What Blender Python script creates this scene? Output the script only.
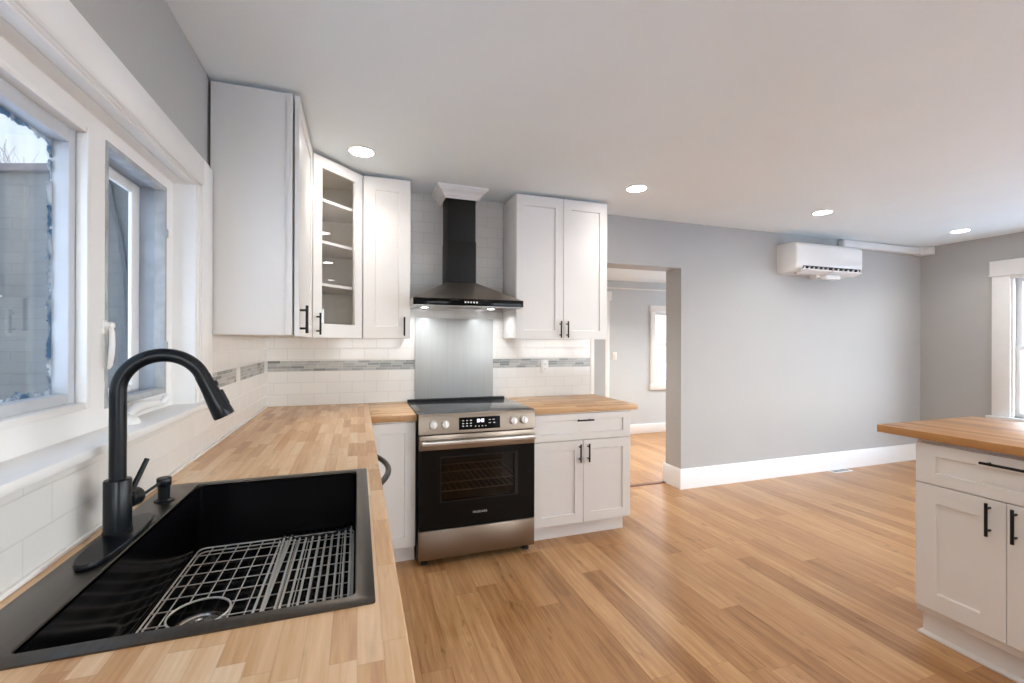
import bpy, bmesh, math, random
from mathutils import Vector, Matrix
random.seed(7)
for o in list(bpy.data.objects):
    bpy.data.objects.remove(o)
S = bpy.context.scene
COL = S.collection
R = math.radians
PI = math.pi

# ------------------------------------------------------------------ camera
YAW, PITCH, ROLL = 0.3318, 0.0012, 0.0028
cam_d = bpy.data.cameras.new('camera')
cam_d.sensor_width = 36.0
cam_d.lens = 446.8 / 1024 * 36
cam_d.clip_start = 0.02
cam = bpy.data.objects.new('camera', cam_d)
COL.objects.link(cam)
Fv = Vector((math.sin(YAW) * math.cos(PITCH), math.cos(YAW) * math.cos(PITCH), math.sin(PITCH)))
Rv = Vector((math.cos(YAW), -math.sin(YAW), 0))
Uv = Rv.cross(Fv)
Rr = Rv * math.cos(ROLL) + Uv * math.sin(ROLL)
Ur = Uv * math.cos(ROLL) - Rv * math.sin(ROLL)
cam.matrix_world = Matrix(((Rr.x, Ur.x, -Fv.x, 0), (Rr.y, Ur.y, -Fv.y, 0), (Rr.z, Ur.z, -Fv.z, 1.382), (0, 0, 0, 1)))
S.camera = cam

# ------------------------------------------------------------------ sky, lamps, exposure
S.view_settings.view_transform = 'Standard'
S.view_settings.look = 'None'
S.view_settings.gamma = 1
S.view_settings.use_curve_mapping = False
S.view_settings.exposure = 0.83
LAMP = 1.6           # watts of each recessed ceiling lamp
HOODLAMP = 0.8
LAMP_COLOR = (0.98, 0.97, 0.94)
HALL_FILL = 11.0
SKY_HORIZON = (0.945, 0.99, 1.0, 1)
SKY_ZENITH = (0.52, 0.71, 1.0, 1)
SKY_DIM, SKY_BRIGHT = 0.72, 8.2
w = bpy.data.worlds.new('sky')
S.world = w
w.use_nodes = True
nt = w.node_tree
nt.nodes.clear()
tc = nt.nodes.new('ShaderNodeTexCoord')
sp = nt.nodes.new('ShaderNodeSeparateXYZ')
nt.links.new(tc.outputs['Generated'], sp.inputs[0])
rmp = nt.nodes.new('ShaderNodeValToRGB')
rmp.color_ramp.elements[0].position = 0.02
rmp.color_ramp.elements[0].color = SKY_HORIZON
rmp.color_ramp.elements[1].position = 0.55
rmp.color_ramp.elements[1].color = SKY_ZENITH
nt.links.new(sp.outputs['Z'], rmp.inputs[0])
bg = nt.nodes.new('ShaderNodeBackground')
# the side of the sky behind the camera, where the veiled sun stands, is much brighter
dot = nt.nodes.new('ShaderNodeVectorMath')
dot.operation = 'DOT_PRODUCT'
nt.links.new(tc.outputs['Generated'], dot.inputs[0])
dot.inputs[1].default_value = Vector((0.82, -0.54, 0.24)).normalized()
mr = nt.nodes.new('ShaderNodeMapRange')
mr.interpolation_type = 'SMOOTHSTEP'
mr.inputs['From Min'].default_value = -0.1
mr.inputs['From Max'].default_value = 0.75
mr.inputs['To Min'].default_value = SKY_DIM
mr.inputs['To Max'].default_value = SKY_BRIGHT
nt.links.new(dot.outputs['Value'], mr.inputs['Value'])
nt.links.new(mr.outputs[0], bg.inputs['Strength'])
nt.links.new(rmp.outputs[0], bg.inputs['Color'])
wo = nt.nodes.new('ShaderNodeOutputWorld')
nt.links.new(bg.outputs[0], wo.inputs[0])
S.cycles.max_bounces = 10
S.cycles.diffuse_bounces = 6
S.cycles.glossy_bounces = 5
S.cycles.transparent_max_bounces = 12
S.cycles.sample_clamp_indirect = 6
S.cycles.caustics_reflective = False
S.cycles.caustics_refractive = False


# ------------------------------------------------------------------ materials
def srgb(r, g, b):
    f = lambda c: (c / 255 / 12.92) if c / 255 <= 0.04045 else ((c / 255 + 0.055) / 1.055) ** 2.4
    return (f(r), f(g), f(b), 1)


class NT:
    """small helper around a material's node tree"""
    def __init__(self, name):
        self.m = bpy.data.materials.new(name)
        self.m.use_nodes = True
        self.t = self.m.node_tree
        self.b = self.t.nodes['Principled BSDF']
        self.pos = None

    def n(self, typ, **kw):
        x = self.t.nodes.new(typ)
        for k, v in kw.items():
            setattr(x, k, v)
        return x

    def l(self, a, b):
        self.t.links.new(a, b)

    def val(self, sock, v):
        if hasattr(v, 'is_output') or isinstance(v, bpy.types.NodeSocket):
            self.l(v, sock)
        else:
            sock.default_value = v

    def math(self, op, a, b=0.0):
        x = self.n('ShaderNodeMath', operation=op)
        self.val(x.inputs[0], a)
        self.val(x.inputs[1], b)
        return x.outputs[0]

    def P(self):
        if self.pos is None:
            g = self.n('ShaderNodeNewGeometry')
            s = self.n('ShaderNodeSeparateXYZ')
            self.l(g.outputs['Position'], s.inputs[0])
            self.pos = (s.outputs[0], s.outputs[1], s.outputs[2])
        return self.pos

    def vec(self, a, b, c=0.0):
        x = self.n('ShaderNodeCombineXYZ')
        for i, v in enumerate((a, b, c)):
            self.val(x.inputs[i], v)
        return x.outputs[0]

    def noise(self, vec, scale, detail=3, rough=0.5):
        x = self.n('ShaderNodeTexNoise')
        x.inputs['Scale'].default_value = scale
        x.inputs['Detail'].default_value = detail
        x.inputs['Roughness'].default_value = rough
        if vec is not None:
            self.l(vec, x.inputs['Vector'])
        return x.outputs[0]

    def ramp(self, fac, stops):
        x = self.n('ShaderNodeValToRGB')
        e = x.color_ramp.elements
        while len(e) < len(stops):
            e.new(0.5)
        for i, (p, c) in enumerate(stops):
            e[i].position = p
            e[i].color = c
        self.l(fac, x.inputs[0])
        return x.outputs[0]

    def mix(self, fac, a, b, mode='MIX'):
        x = self.n('ShaderNodeMix', data_type='RGBA', blend_type=mode)
        self.val(x.inputs[0], fac)
        self.val(x.inputs[6], a)
        self.val(x.inputs[7], b)
        return x.outputs[2]

    def bump(self, h, strength=0.2, dist=0.002):
        x = self.n('ShaderNodeBump')
        x.inputs['Strength'].default_value = strength
        x.inputs['Distance'].default_value = dist
        self.l(h, x.inputs['Height'])
        self.l(x.outputs[0], self.b.inputs['Normal'])

    def set(self, **kw):
        for k, v in kw.items():
            self.val(self.b.inputs[k.replace('_', ' ')], v)


def plain(name, col, rough=0.5, metal=0.0, var=0.03, spec=0.5, nscale=6.0, bump=0.0):
    k = NT(name)
    g = k.n('ShaderNodeNewGeometry')
    nz = k.noise(g.outputs['Position'], nscale)
    c0 = tuple(max(0, x * (1 - var)) for x in col[:3]) + (1,)
    c1 = tuple(min(1, x * (1 + var)) for x in col[:3]) + (1,)
    k.set(Base_Color=k.ramp(nz, [(0.3, c0), (0.7, c1)]), Roughness=rough, Metallic=metal)
    k.b.inputs['Specular IOR Level'].default_value = spec
    if bump:
        k.bump(k.noise(g.outputs['Position'], 180, 2), bump, 0.001)
    return k.m


def brushed(name, col, rough, axis, var=0.1, metal=1.0):
    """brushed metal with fine streaks along one axis"""
    k = NT(name)
    p = k.P()
    sc = [160, 160, 160]
    sc[axis] = 2.0
    v = k.vec(*[k.math('MULTIPLY', p[i], sc[i]) for i in range(3)])
    nz = k.noise(v, 1.0, 2)
    c0 = tuple(x * (1 - var) for x in col[:3]) + (1,)
    c1 = tuple(min(1, x * (1 + var)) for x in col[:3]) + (1,)
    k.set(Base_Color=k.ramp(nz, [(0.3, c0), (0.7, c1)]), Metallic=metal, Roughness=k.math('ADD', k.math('MULTIPLY', nz, 0.05), rough - 0.025))
    return k.m


def wood(name, along, across, pw, pl, stops, rough, grain=0.35, gap=0.0, knots=0.0):
    """staves or planks: each piece its own tone, grain along its length"""
    k = NT(name)
    p = k.P()
    a, c = p[along], p[across]
    i = k.math('FLOOR', k.math('DIVIDE', c, pw))
    wn = k.n('ShaderNodeTexWhiteNoise', noise_dimensions='1D')
    k.l(i, wn.inputs['W'])
    off = k.math('MULTIPLY', wn.outputs['Value'], pl * 7.3)
    av = k.math('DIVIDE', k.math('ADD', a, off), pl)
    j = k.math('FLOOR', av)
    wn2 = k.n('ShaderNodeTexWhiteNoise', noise_dimensions='2D')
    k.l(k.vec(i, j), wn2.inputs['Vector'])
    rnd = wn2.outputs['Value']
    gv = k.vec(k.math('ADD', k.math('MULTIPLY', a, 2.2), k.math('MULTIPLY', rnd, 31.0)), k.math('MULTIPLY', c, 34.0), k.math('MULTIPLY', rnd, 17.0))
    g1 = k.noise(gv, 1.0, 5, 0.6)
    gv2 = k.vec(k.math('ADD', k.math('MULTIPLY', a, 9.0), k.math('MULTIPLY', rnd, 11.0)), k.math('MULTIPLY', c, 150.0), rnd)
    g2 = k.noise(gv2, 1.0, 3, 0.6)
    t = k.math('ADD', k.math('MULTIPLY', rnd, 1.0 - grain), k.math('MULTIPLY', k.math('ADD', k.math('MULTIPLY', g1, 0.7), k.math('MULTIPLY', g2, 0.3)), grain * 1.0))
    col = k.ramp(t, stops)
    if knots:
        kn = k.noise(k.vec(k.math('MULTIPLY', a, 3.0), k.math('MULTIPLY', c, 9.0), rnd), 2.3, 2)
        col = k.mix(k.ramp(kn, [(0.66, (0, 0, 0, 1)), (0.76, (knots, knots, knots, 1))]), col, tuple(x * 0.45 for x in stops[0][1][:3]) + (1,))
    fr = k.math('FRACT', k.math('DIVIDE', c, pw))
    e1 = k.math('MINIMUM', fr, k.math('SUBTRACT', 1.0, fr))
    e1 = k.math('MULTIPLY', e1, pw)
    fr2 = k.math('FRACT', av)
    e2 = k.math('MULTIPLY', k.math('MINIMUM', fr2, k.math('SUBTRACT', 1.0, fr2)), pl)
    edge = k.math('LESS_THAN', k.math('MINIMUM', e1, e2), 0.0012)
    if gap:
        col = k.mix(k.math('MULTIPLY', edge, gap), col, tuple(x * 0.35 for x in stops[0][1][:3]) + (1,))
    k.set(Base_Color=col, Roughness=k.math('ADD', rough - 0.08, k.math('MULTIPLY', g1, 0.16)))
    k.bump(k.math('SUBTRACT', g2, edge), 0.06, 0.001)
    return k.m


def tiles(name, axis, col, grout, bw, bh, z0, var=0.02, rough=0.12, mortar=0.0022, off=0.0):
    """glazed running-bond tile on a wall; axis = horizontal world axis"""
    k = NT(name)
    p = k.P()
    v = k.vec(k.math('ADD', p[axis], off), k.math('SUBTRACT', p[2], z0))
    b = k.n('ShaderNodeTexBrick')
    k.l(v, b.inputs['Vector'])
    b.inputs['Scale'].default_value = 1.0
    b.inputs['Brick Width'].default_value = bw
    b.inputs['Row Height'].default_value = bh
    b.inputs['Mortar Size'].default_value = mortar
    b.inputs['Mortar Smooth'].default_value = 0.3
    b.inputs['Color1'].default_value = tuple(x * (1 - var) for x in col[:3]) + (1,)
    b.inputs['Color2'].default_value = tuple(min(1, x * (1 + var)) for x in col[:3]) + (1,)
    b.inputs['Mortar'].default_value = grout
    k.set(Base_Color=b.outputs['Color'], Roughness=k.math('ADD', rough, k.math('MULTIPLY', b.outputs['Fac'], 0.5)))
    nz = k.noise(v, 9.0, 2)
    k.bump(k.math('ADD', k.math('SUBTRACT', 1.0, b.outputs['Fac']), k.math('MULTIPLY', nz, 0.5)), 0.25, 0.0015)
    return k.m


def mosaic(name, axis, z0):
    """glass and stone strip mosaic: short thin pieces in greys and browns"""
    k = NT(name)
    p = k.P()
    row = k.math('FLOOR', k.math('DIVIDE', k.math('SUBTRACT', p[2], z0), 0.0182))
    wn = k.n('ShaderNodeTexWhiteNoise', noise_dimensions='1D')
    k.l(row, wn.inputs['W'])
    u = k.math('DIVIDE', k.math('ADD', p[axis], k.math('MULTIPLY', wn.outputs['Value'], 3.0)), 0.085)
    wn2 = k.n('ShaderNodeTexWhiteNoise', noise_dimensions='2D')
    k.l(k.vec(k.math('FLOOR', u), row), wn2.inputs['Vector'])
    st = k.noise(k.vec(k.math('MULTIPLY', p[axis], 40.0), k.math('MULTIPLY', p[2], 160.0)), 1.0, 3)
    t = k.math('ADD', k.math('MULTIPLY', wn2.outputs['Value'], 0.75), k.math('MULTIPLY', st, 0.25))
    col = k.ramp(t, [(0.08, srgb(104, 106, 104)), (0.3, srgb(138, 140, 138)), (0.55, srgb(176, 174, 168)), (0.75, srgb(150, 150, 146)), (0.95, srgb(196, 196, 192))])
    fr = k.math('FRACT', u)
    fz = k.math('FRACT', k.math('DIVIDE', k.math('SUBTRACT', p[2], z0), 0.0182))
    e = k.math('MAXIMUM', k.math('LESS_THAN', fr, 0.022), k.math('LESS_THAN', fz, 0.1))
    k.set(Base_Color=k.mix(e, col, srgb(200, 198, 192)), Roughness=0.2)
    k.bump(k.math('SUBTRACT', 1.0, e), 0.3, 0.001)
    return k.m


def glass(name, tint=(1, 1, 1, 1), ior=1.45, dirt=None):
    k = NT(name)
    k.t.nodes.remove(k.b)
    out = k.t.nodes['Material Output']
    fz = k.n('ShaderNodeFresnel')
    geo = k.n('ShaderNodeNewGeometry')      # both faces of the pane behave like the outer one
    k.l(k.math('ADD', ior, k.math('MULTIPLY', geo.outputs['Backfacing'], 1.0 / ior - ior)), fz.inputs['IOR'])
    tr = k.n('ShaderNodeBsdfTransparent')
    tr.inputs['Color'].default_value = tint
    gl = k.n('ShaderNodeBsdfGlossy')
    gl.inputs['Roughness'].default_value = 0.01
    mx = k.n('ShaderNodeMixShader')
    k.l(fz.outputs[0], mx.inputs[0])
    k.l(tr.outputs[0], mx.inputs[1])
    k.l(gl.outputs[0], mx.inputs[2])
    last = mx.outputs[0]
    if dirt:
        y0, y1, z0, z1 = dirt      # pane limits: flaking paint and film along the edges
        p = k.P()
        ed = k.math('MINIMUM', k.math('MINIMUM', k.math('SUBTRACT', p[1], y0), k.math('SUBTRACT', y1, p[1])),
                    k.math('MINIMUM', k.math('SUBTRACT', p[2], z0), k.math('SUBTRACT', z1, p[2])))
        nz = k.noise(k.vec(p[0], p[1], p[2]), 38.0, 4, 0.65)
        m1 = k.math('LESS_THAN', ed, k.math('MULTIPLY', k.math('SUBTRACT', nz, 0.38), 0.075))
        smear = k.noise(k.vec(0.0, k.math('MULTIPLY', p[1], 9.0), k.math('MULTIPLY', p[2], 4.0)), 1.3, 5, 0.7)
        m2 = k.ramp(smear, [(0.5, (0.0, 0.0, 0.0, 1)), (0.75, (0.06, 0.06, 0.06, 1))])
        df = k.n('ShaderNodeBsdfDiffuse')
        nz2 = k.noise(k.vec(p[0], p[1], p[2]), 20.0, 2)
        k.l(k.ramp(nz2, [(0.4, srgb(205, 214, 222)), (0.6, srgb(84, 118, 150))]), df.inputs['Color'])
        m3 = k.n('ShaderNodeMixShader')
        k.l(k.math('MAXIMUM', k.math('MULTIPLY', m1, 0.9), m2), m3.inputs[0])
        k.l(last, m3.inputs[1])
        k.l(df.outputs[0], m3.inputs[2])
        last = m3.outputs[0]
    k.l(last, out.inputs['Surface'])
    return k.m


def emit(name, col, strength):
    k = NT(name)
    k.set(Base_Color=(0.9, 0.9, 0.9, 1), Emission_Color=col, Emission_Strength=strength)
    return k.m


M = {}
M['wall'] = plain('grey_wall_paint', srgb(179, 177, 174), 0.55, var=0.012, nscale=3, bump=0.03)
M['hall_wall'] = plain('pale_grey_hall_paint', srgb(200, 203, 204), 0.55, var=0.012, nscale=3)
M['ceiling'] = plain('ceiling_paint', srgb(240, 249, 252), 0.8, var=0.01, nscale=2, bump=0.03)
M['trim'] = plain('white_trim_paint', srgb(236, 234, 231), 0.35, var=0.012)
M['cab'] = plain('white_cabinet_paint', srgb(229, 225, 220), 0.35, var=0.01)
M['cab_in'] = plain('cabinet_interior', srgb(236, 229, 217), 0.45, var=0.015)
M['floor'] = wood('plank_floor', 1, 0, 0.127, 1.22,
                  [(0.24, srgb(122, 78, 44)), (0.40, srgb(162, 116, 72)), (0.55, srgb(184, 138, 92)), (0.75, srgb(208, 167, 120))],
                  0.33, grain=0.80, gap=0.3, knots=0.45)
BUT = [(0.2, srgb(168, 112, 66)), (0.4, srgb(206, 160, 112)), (0.58, srgb(226, 190, 148)), (0.8, srgb(242, 222, 194))]
M['butcher_y'] = wood('butcher_block_lengthwise', 1, 0, 0.037, 0.24, BUT, 0.34, grain=0.7, gap=0.14, knots=0.3)
BUT2 = [(0.2, srgb(160, 114, 70)), (0.4, srgb(190, 146, 100)), (0.6, srgb(206, 166, 120)), (0.8, srgb(222, 188, 146))]
M['butcher_x'] = wood('butcher_block_crosswise', 0, 1, 0.042, 0.42, BUT2, 0.36, grain=0.5, gap=0.15)
BUT3 = [(0.2, srgb(140, 92, 46)), (0.4, srgb(168, 116, 64)), (0.6, srgb(184, 133, 78)), (0.8, srgb(202, 154, 98))]
M['butcher_i'] = wood('oiled_island_block', 1, 0, 0.05, 0.7, BUT3, 0.36, grain=0.5, gap=0.15)
M['tile_back'] = tiles('white_subway_tile', 0, srgb(229, 226, 221), srgb(208, 204, 198), 0.17, 0.0807, 0.93, off=0.04)
M['tile_left'] = tiles('white_subway_tile_side', 1, srgb(229, 226, 221), srgb(208, 204, 198), 0.17, 0.0807, 0.93, off=0.02)
M['mosaic_back'] = mosaic('strip_mosaic', 0, 1.172)
M['mosaic_left'] = mosaic('strip_mosaic_side', 1, 1.172)
M['black'] = plain('matte_black_metal', (0.012, 0.012, 0.013, 1), 0.38, 0.6, var=0.1)
M['faucet'] = plain('faucet_black', (0.004, 0.006, 0.0085, 1), 0.28, 0.0, var=0.1, spec=0.28)
M['sink'] = plain('black_steel_sink', (0.004, 0.004, 0.005, 1), 0.12, 0.0, var=0.15, spec=0.5)
M['sink_rim'] = brushed('black_steel_rim', (0.105, 0.092, 0.079), 0.34, 1, 0.08)
M['steel'] = brushed('brushed_steel', (0.56, 0.53, 0.50), 0.3, 0, 0.02)
M['warm_steel'] = brushed('range_steel', (0.29, 0.235, 0.185), 0.32, 0, 0.015)
M['chrome'] = plain('bright_steel', (0.72, 0.70, 0.68, 1), 0.18, 1.0, var=0.05)
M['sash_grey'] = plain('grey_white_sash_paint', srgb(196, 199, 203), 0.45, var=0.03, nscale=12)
M['knob'] = plain('silver_knob', (0.86, 0.84, 0.81, 1), 0.36, 0.6, var=0.03)
M['wire'] = plain('steel_wire', (0.78, 0.75, 0.70, 1), 0.32, 0.3, var=0.06)
M['blackglass'] = plain('black_glass', (0.005, 0.005, 0.005, 1), 0.1, 0.0, var=0.1, spec=0.14)
M['cooktop'] = plain('cooktop_glass', (0.02, 0.022, 0.025, 1), 0.12, 0.0, var=0.1, spec=1.0)
M['hood_black'] = plain('hood_black', (0.010, 0.010, 0.0095, 1), 0.5, 0.0, var=0.1, spec=0.25)
M['hood_slope'] = brushed('black_stainless', (0.46, 0.41, 0.36), 0.36, 0, 0.03)
M['plastic'] = plain('white_plastic', srgb(234, 232, 229), 0.3, var=0.008)
M['dark'] = plain('dark_recess', (0.02, 0.02, 0.02, 1), 0.7, var=0.2)
M['oven_in'] = plain('oven_enamel', (0.05, 0.038, 0.03, 1), 0.35, var=0.3)
M['glass'] = glass('clear_glass')
M['oven_glass'] = glass('smoked_oven_glass', (0.5, 0.44, 0.40, 1), 1.35)
M['handle_grey'] = plain('dishwasher_handle_grey', (0.07, 0.07, 0.07, 1), 0.32, 0.7, var=0.1)
M['weathered'] = plain('weathered_frame_paint', srgb(168, 170, 170), 0.6, var=0.16, nscale=22)
M['sash_blue'] = plain('outer_jamb_blue_grey', srgb(166, 174, 184), 0.6, var=0.1, nscale=14)
M['lamp'] = emit('lamp_lens', (1.0, 0.965, 0.91, 1), 22.0)
M['hood_lamp'] = emit('hood_lamp_lens', (0.93, 0.97, 1.0, 1), 8.0)
M['clock'] = emit('clock_digits', (0.85, 0.9, 1.0, 1), 0.9)
M['display'] = emit('display_glyphs', (0.7, 0.8, 1.0, 1), 0.03)
M['rubber'] = plain('black_rubber', (0.015, 0.015, 0.015, 1), 0.7, var=0.1)
M['silver_print'] = plain('silver_lettering', (0.6, 0.6, 0.6, 1), 0.4, 0.3)
M['threshold'] = plain('brown_threshold', srgb(120, 78, 48), 0.4, var=0.1)
M['bark'] = plain('bark', srgb(70, 62, 60), 0.9, var=0.2)
M['ground'] = plain('bright_bounce_ground', srgb(238, 240, 243), 0.9, var=0.03, nscale=1.5)  # unseen ground kept near white to bounce daylight onto the ceiling


def slab_mat():
    k = NT('grey_streaked_panel')
    p = k.P()
    nz = k.noise(k.vec(k.math('MULTIPLY', p[0], 60.0), p[1], k.math('MULTIPLY', p[2], 3.0)), 1.0, 4)
    col = k.ramp(nz, [(0.3, srgb(174, 175, 173)), (0.7, srgb(181, 182, 180))])
    fr = k.math('FRACT', k.math('DIVIDE', k.math('SUBTRACT', p[0], 0.41), 0.1235))
    e = k.math('LESS_THAN', fr, 0.014)
    k.set(Base_Color=k.mix(k.math('MULTIPLY', e, 0.4), col, srgb(150, 150, 148)), Roughness=0.3)
    return k.m


M['slab'] = slab_mat()


def brick_mat():
    k = NT('painted_neighbour_brick')
    tcn = k.n('ShaderNodeTexCoord')
    b = k.n('ShaderNodeTexBrick')
    mp = k.n('ShaderNodeMapping')
    k.l(tcn.outputs['Object'], mp.inputs['Vector'])
    mp.inputs['Rotation'].default_value = (-PI / 2, 0, 0)
    k.l(mp.outputs[0], b.inputs['Vector'])
    b.inputs['Scale'].default_value = 1.0
    b.inputs['Brick Width'].default_value = 0.42
    b.inputs['Row Height'].default_value = 0.13
    b.inputs['Mortar Size'].default_value = 0.012
    b.inputs['Mortar Smooth'].default_value = 0.6
    b.inputs['Color1'].default_value = srgb(62, 61, 57)
    b.inputs['Color2'].default_value = srgb(68, 66, 61)
    b.inputs['Mortar'].default_value = srgb(52, 51, 48)
    nz = k.noise(tcn.outputs['Object'], 1.6, 5, 0.65)
    vor = k.noise(mp.outputs[0], 0.9, 6, 0.75)
    marks = k.ramp(vor, [(0.62, (0, 0, 0, 1)), (0.68, (0.55, 0.55, 0.55, 1))])
    col = k.mix(0.6, b.outputs['Color'], k.ramp(nz, [(0.3, srgb(52, 52, 50)), (0.7, srgb(76, 74, 69))]))
    k.set(Base_Color=k.mix(marks, col, srgb(36, 36, 36)), Roughness=0.85)
    k.bump(b.outputs['Fac'], 0.3, 0.01)
    return k.m


M['shed'] = brick_mat()


# ------------------------------------------------------------------ mesh helpers
WORLD = {}          # object -> world location of its origin (parts carry no rotation)


class MB:
    def __init__(self):
        self.bm = bmesh.new()
        self.X = Matrix.Identity(4)

    def at(self, origin, xdir=(1, 0, 0), ydir=(0, 1, 0)):
        """local frame: x along xdir, y along ydir, z = cross"""
        x = Vector(xdir).normalized()
        y = Vector(ydir).normalized()
        z = x.cross(y)
        o = Vector(origin)
        self.X = Matrix(((x.x, y.x, z.x, o.x), (x.y, y.y, z.y, o.y), (x.z, y.z, z.z, o.z), (0, 0, 0, 1)))
        return self

    def _fin(self, vs):
        bmesh.ops.transform(self.bm, matrix=self.X, verts=vs)

    def box(self, x0, x1, y0, y1, z0, z1, bev=0.0, seg=2):
        r = bmesh.ops.create_cube(self.bm, size=1.0)
        vs = r['verts']
        for v in vs:
            v.co = Vector(((x0 + x1) / 2 + v.co.x * (x1 - x0), (y0 + y1) / 2 + v.co.y * (y1 - y0), (z0 + z1) / 2 + v.co.z * (z1 - z0)))
        if bev:
            es = list({e for v in vs for e in v.link_edges})
            q = bmesh.ops.bevel(self.bm, geom=es, offset=bev, segments=seg, affect='EDGES', profile=0.5)
            vs = list({v for f in q['faces'] for v in f.verts} | {v for v in vs if v.is_valid})
        self._fin(vs)
        return self

    def rings(self, rings, cap0=True, cap1=True, closed=False):
        vs = []
        rr = []
        for ring in rings:
            row = [self.bm.verts.new(Vector(p)) for p in ring]
            rr.append(row)
            vs += row
        n = len(rr[0])
        pairs = list(zip(rr[:-1], rr[1:]))
        if closed:
            pairs.append((rr[-1], rr[0]))
        for a, b in pairs:
            for i in range(n):
                self.bm.faces.new((a[i], a[(i + 1) % n], b[(i + 1) % n], b[i]))
        if cap0 and not closed:
            self.bm.faces.new(list(reversed(rr[0])))
        if cap1 and not closed:
            self.bm.faces.new(rr[-1])
        self._fin(vs)
        return self

    def lathe(self, prof, c=(0, 0, 0), axis=(0, 0, 1), seg=28, cap0=True, cap1=True):
        """prof: list of (radius, height) along axis from c"""
        a = Vector(axis).normalized()
        t = Vector((1, 0, 0)) if abs(a.x) < 0.9 else Vector((0, 1, 0))
        u = a.cross(t).normalized()
        v = a.cross(u)
        c = Vector(c)
        rg = []
        for r, h in prof:
            r = max(r, 1e-5)
            rg.append([c + a * h + (u * math.cos(2 * PI * i / seg) + v * math.sin(2 * PI * i / seg)) * r for i in range(seg)])
        return self.rings(rg, cap0, cap1)

    def cyl(self, p0, p1, r0, r1=None, seg=20):
        p0, p1 = Vector(p0), Vector(p1)
        d = p1 - p0
        L = d.length
        r1 = r0 if r1 is None else r1
        b = min(r0, r1, L) * 0.12
        return self.lathe([(r0 - b, 0), (r0, b), (r1, L - b), (r1 - b, L)], p0, d, seg)

    def tube(self, pts, rad, seg=12, closed=False):
        pts = [Vector(p) for p in pts]
        n = len(pts)
        rads = rad if isinstance(rad, (list, tuple)) else [rad] * n
        rg = []
        up = None
        for i in range(n):
            if closed:
                t = (pts[(i + 1) % n] - pts[i - 1]).normalized()
            else:
                t = (pts[min(i + 1, n - 1)] - pts[max(i - 1, 0)]).normalized()
            if up is None:
                up = Vector((0, 0, 1)) if abs(t.z) < 0.9 else Vector((1, 0, 0))
            u = (up - t * up.dot(t))
            if u.length < 1e-4:
                u = Vector((1, 0, 0)) - t * t.x
            u.normalize()
            up = u
            v = t.cross(u)
            rg.append([pts[i] + (u * math.cos(2 * PI * k / seg) + v * math.sin(2 * PI * k / seg)) * rads[i] for k in range(seg)])
        return self.rings(rg, closed=closed)

    def prism(self, poly, x0, x1):
        """poly in (y,z) extruded along local x"""
        return self.rings([[(x0, y, z) for y, z in poly], [(x1, y, z) for y, z in poly]])

    def vprism(self, poly, z0, z1, bev=0.0):
        """poly in (x,y) extruded upward, small eased edges"""
        if not bev:
            return self.rings([[(x, y, z0) for x, y in poly], [(x, y, z1) for x, y in poly]])
        n = len(poly)
        cx = sum(p[0] for p in poly) / n
        cy = sum(p[1] for p in poly) / n

        def ins(d):
            out = []
            for x, y in poly:
                v = Vector((x - cx, y - cy))
                v *= max(0, (v.length - d)) / v.length
                out.append((cx + v.x, cy + v.y))
            return out
        i = ins(bev)
        return self.rings([[(x, y, z0) for x, y in i], [(x, y, z0 + bev) for x, y in poly], [(x, y, z1 - bev) for x, y in poly], [(x, y, z1) for x, y in i]])

    def cells(self, xs, ys, holes, z0, z1):
        """flat slab on a grid with some cells left open"""
        nx, ny = len(xs) - 1, len(ys) - 1
        solid = lambda i, j: 0 <= i < nx and 0 <= j < ny and (i, j) not in holes
        V = {}

        def vt(i, j, z):
            if (i, j, z) not in V:
                V[i, j, z] = self.bm.verts.new((xs[i], ys[j], z))
            return V[i, j, z]
        for i in range(nx):
            for j in range(ny):
                if not solid(i, j):
                    continue
                self.bm.faces.new((vt(i, j, z1), vt(i + 1, j, z1), vt(i + 1, j + 1, z1), vt(i, j + 1, z1)))
                self.bm.faces.new((vt(i, j, z0), vt(i, j + 1, z0), vt(i + 1, j + 1, z0), vt(i + 1, j, z0)))
                for di, dj, a, b in ((-1, 0, (0, 1), (0, 0)), (1, 0, (1, 0), (1, 1)), (0, -1, (0, 0), (1, 0)), (0, 1, (1, 1), (0, 1))):
                    if not solid(i + di, j + dj):
                        p, q = (i + a[0], j + a[1]), (i + b[0], j + b[1])
                        self.bm.faces.new((vt(*p, z0), vt(*q, z0), vt(*q, z1), vt(*p, z1)))
        self._fin(list(V.values()))
        return self

    def shaker(self, wd, ht, th=0.019, fw=0.062, rec=0.009, fb=None, ft=None, hole=False):
        """framed door in local x (width), z (height); front faces local -y at y=0"""
        fb = fw if fb is None else fb
        ft = fw if ft is None else ft

        def ring(l, b, t, d):
            return [(l, d, b), (wd - l, d, b), (wd - l, d, ht - t), (l, d, ht - t)]
        e = 0.0015
        rg = [ring(0, 0, 0, th), ring(0, 0, 0, e), ring(e, e, e, 0), ring(fw, fb, ft, 0), ring(fw + 0.003, fb + 0.003, ft + 0.003, rec * 0.8)]
        if hole:
            rg += [ring(fw + 0.003, fb + 0.003, ft + 0.003, th)]
            return self.rings(rg, closed=True)
        rg += [ring(fw + 0.0035, fb + 0.0035, ft + 0.0035, rec)]
        return self.rings(rg)

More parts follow.
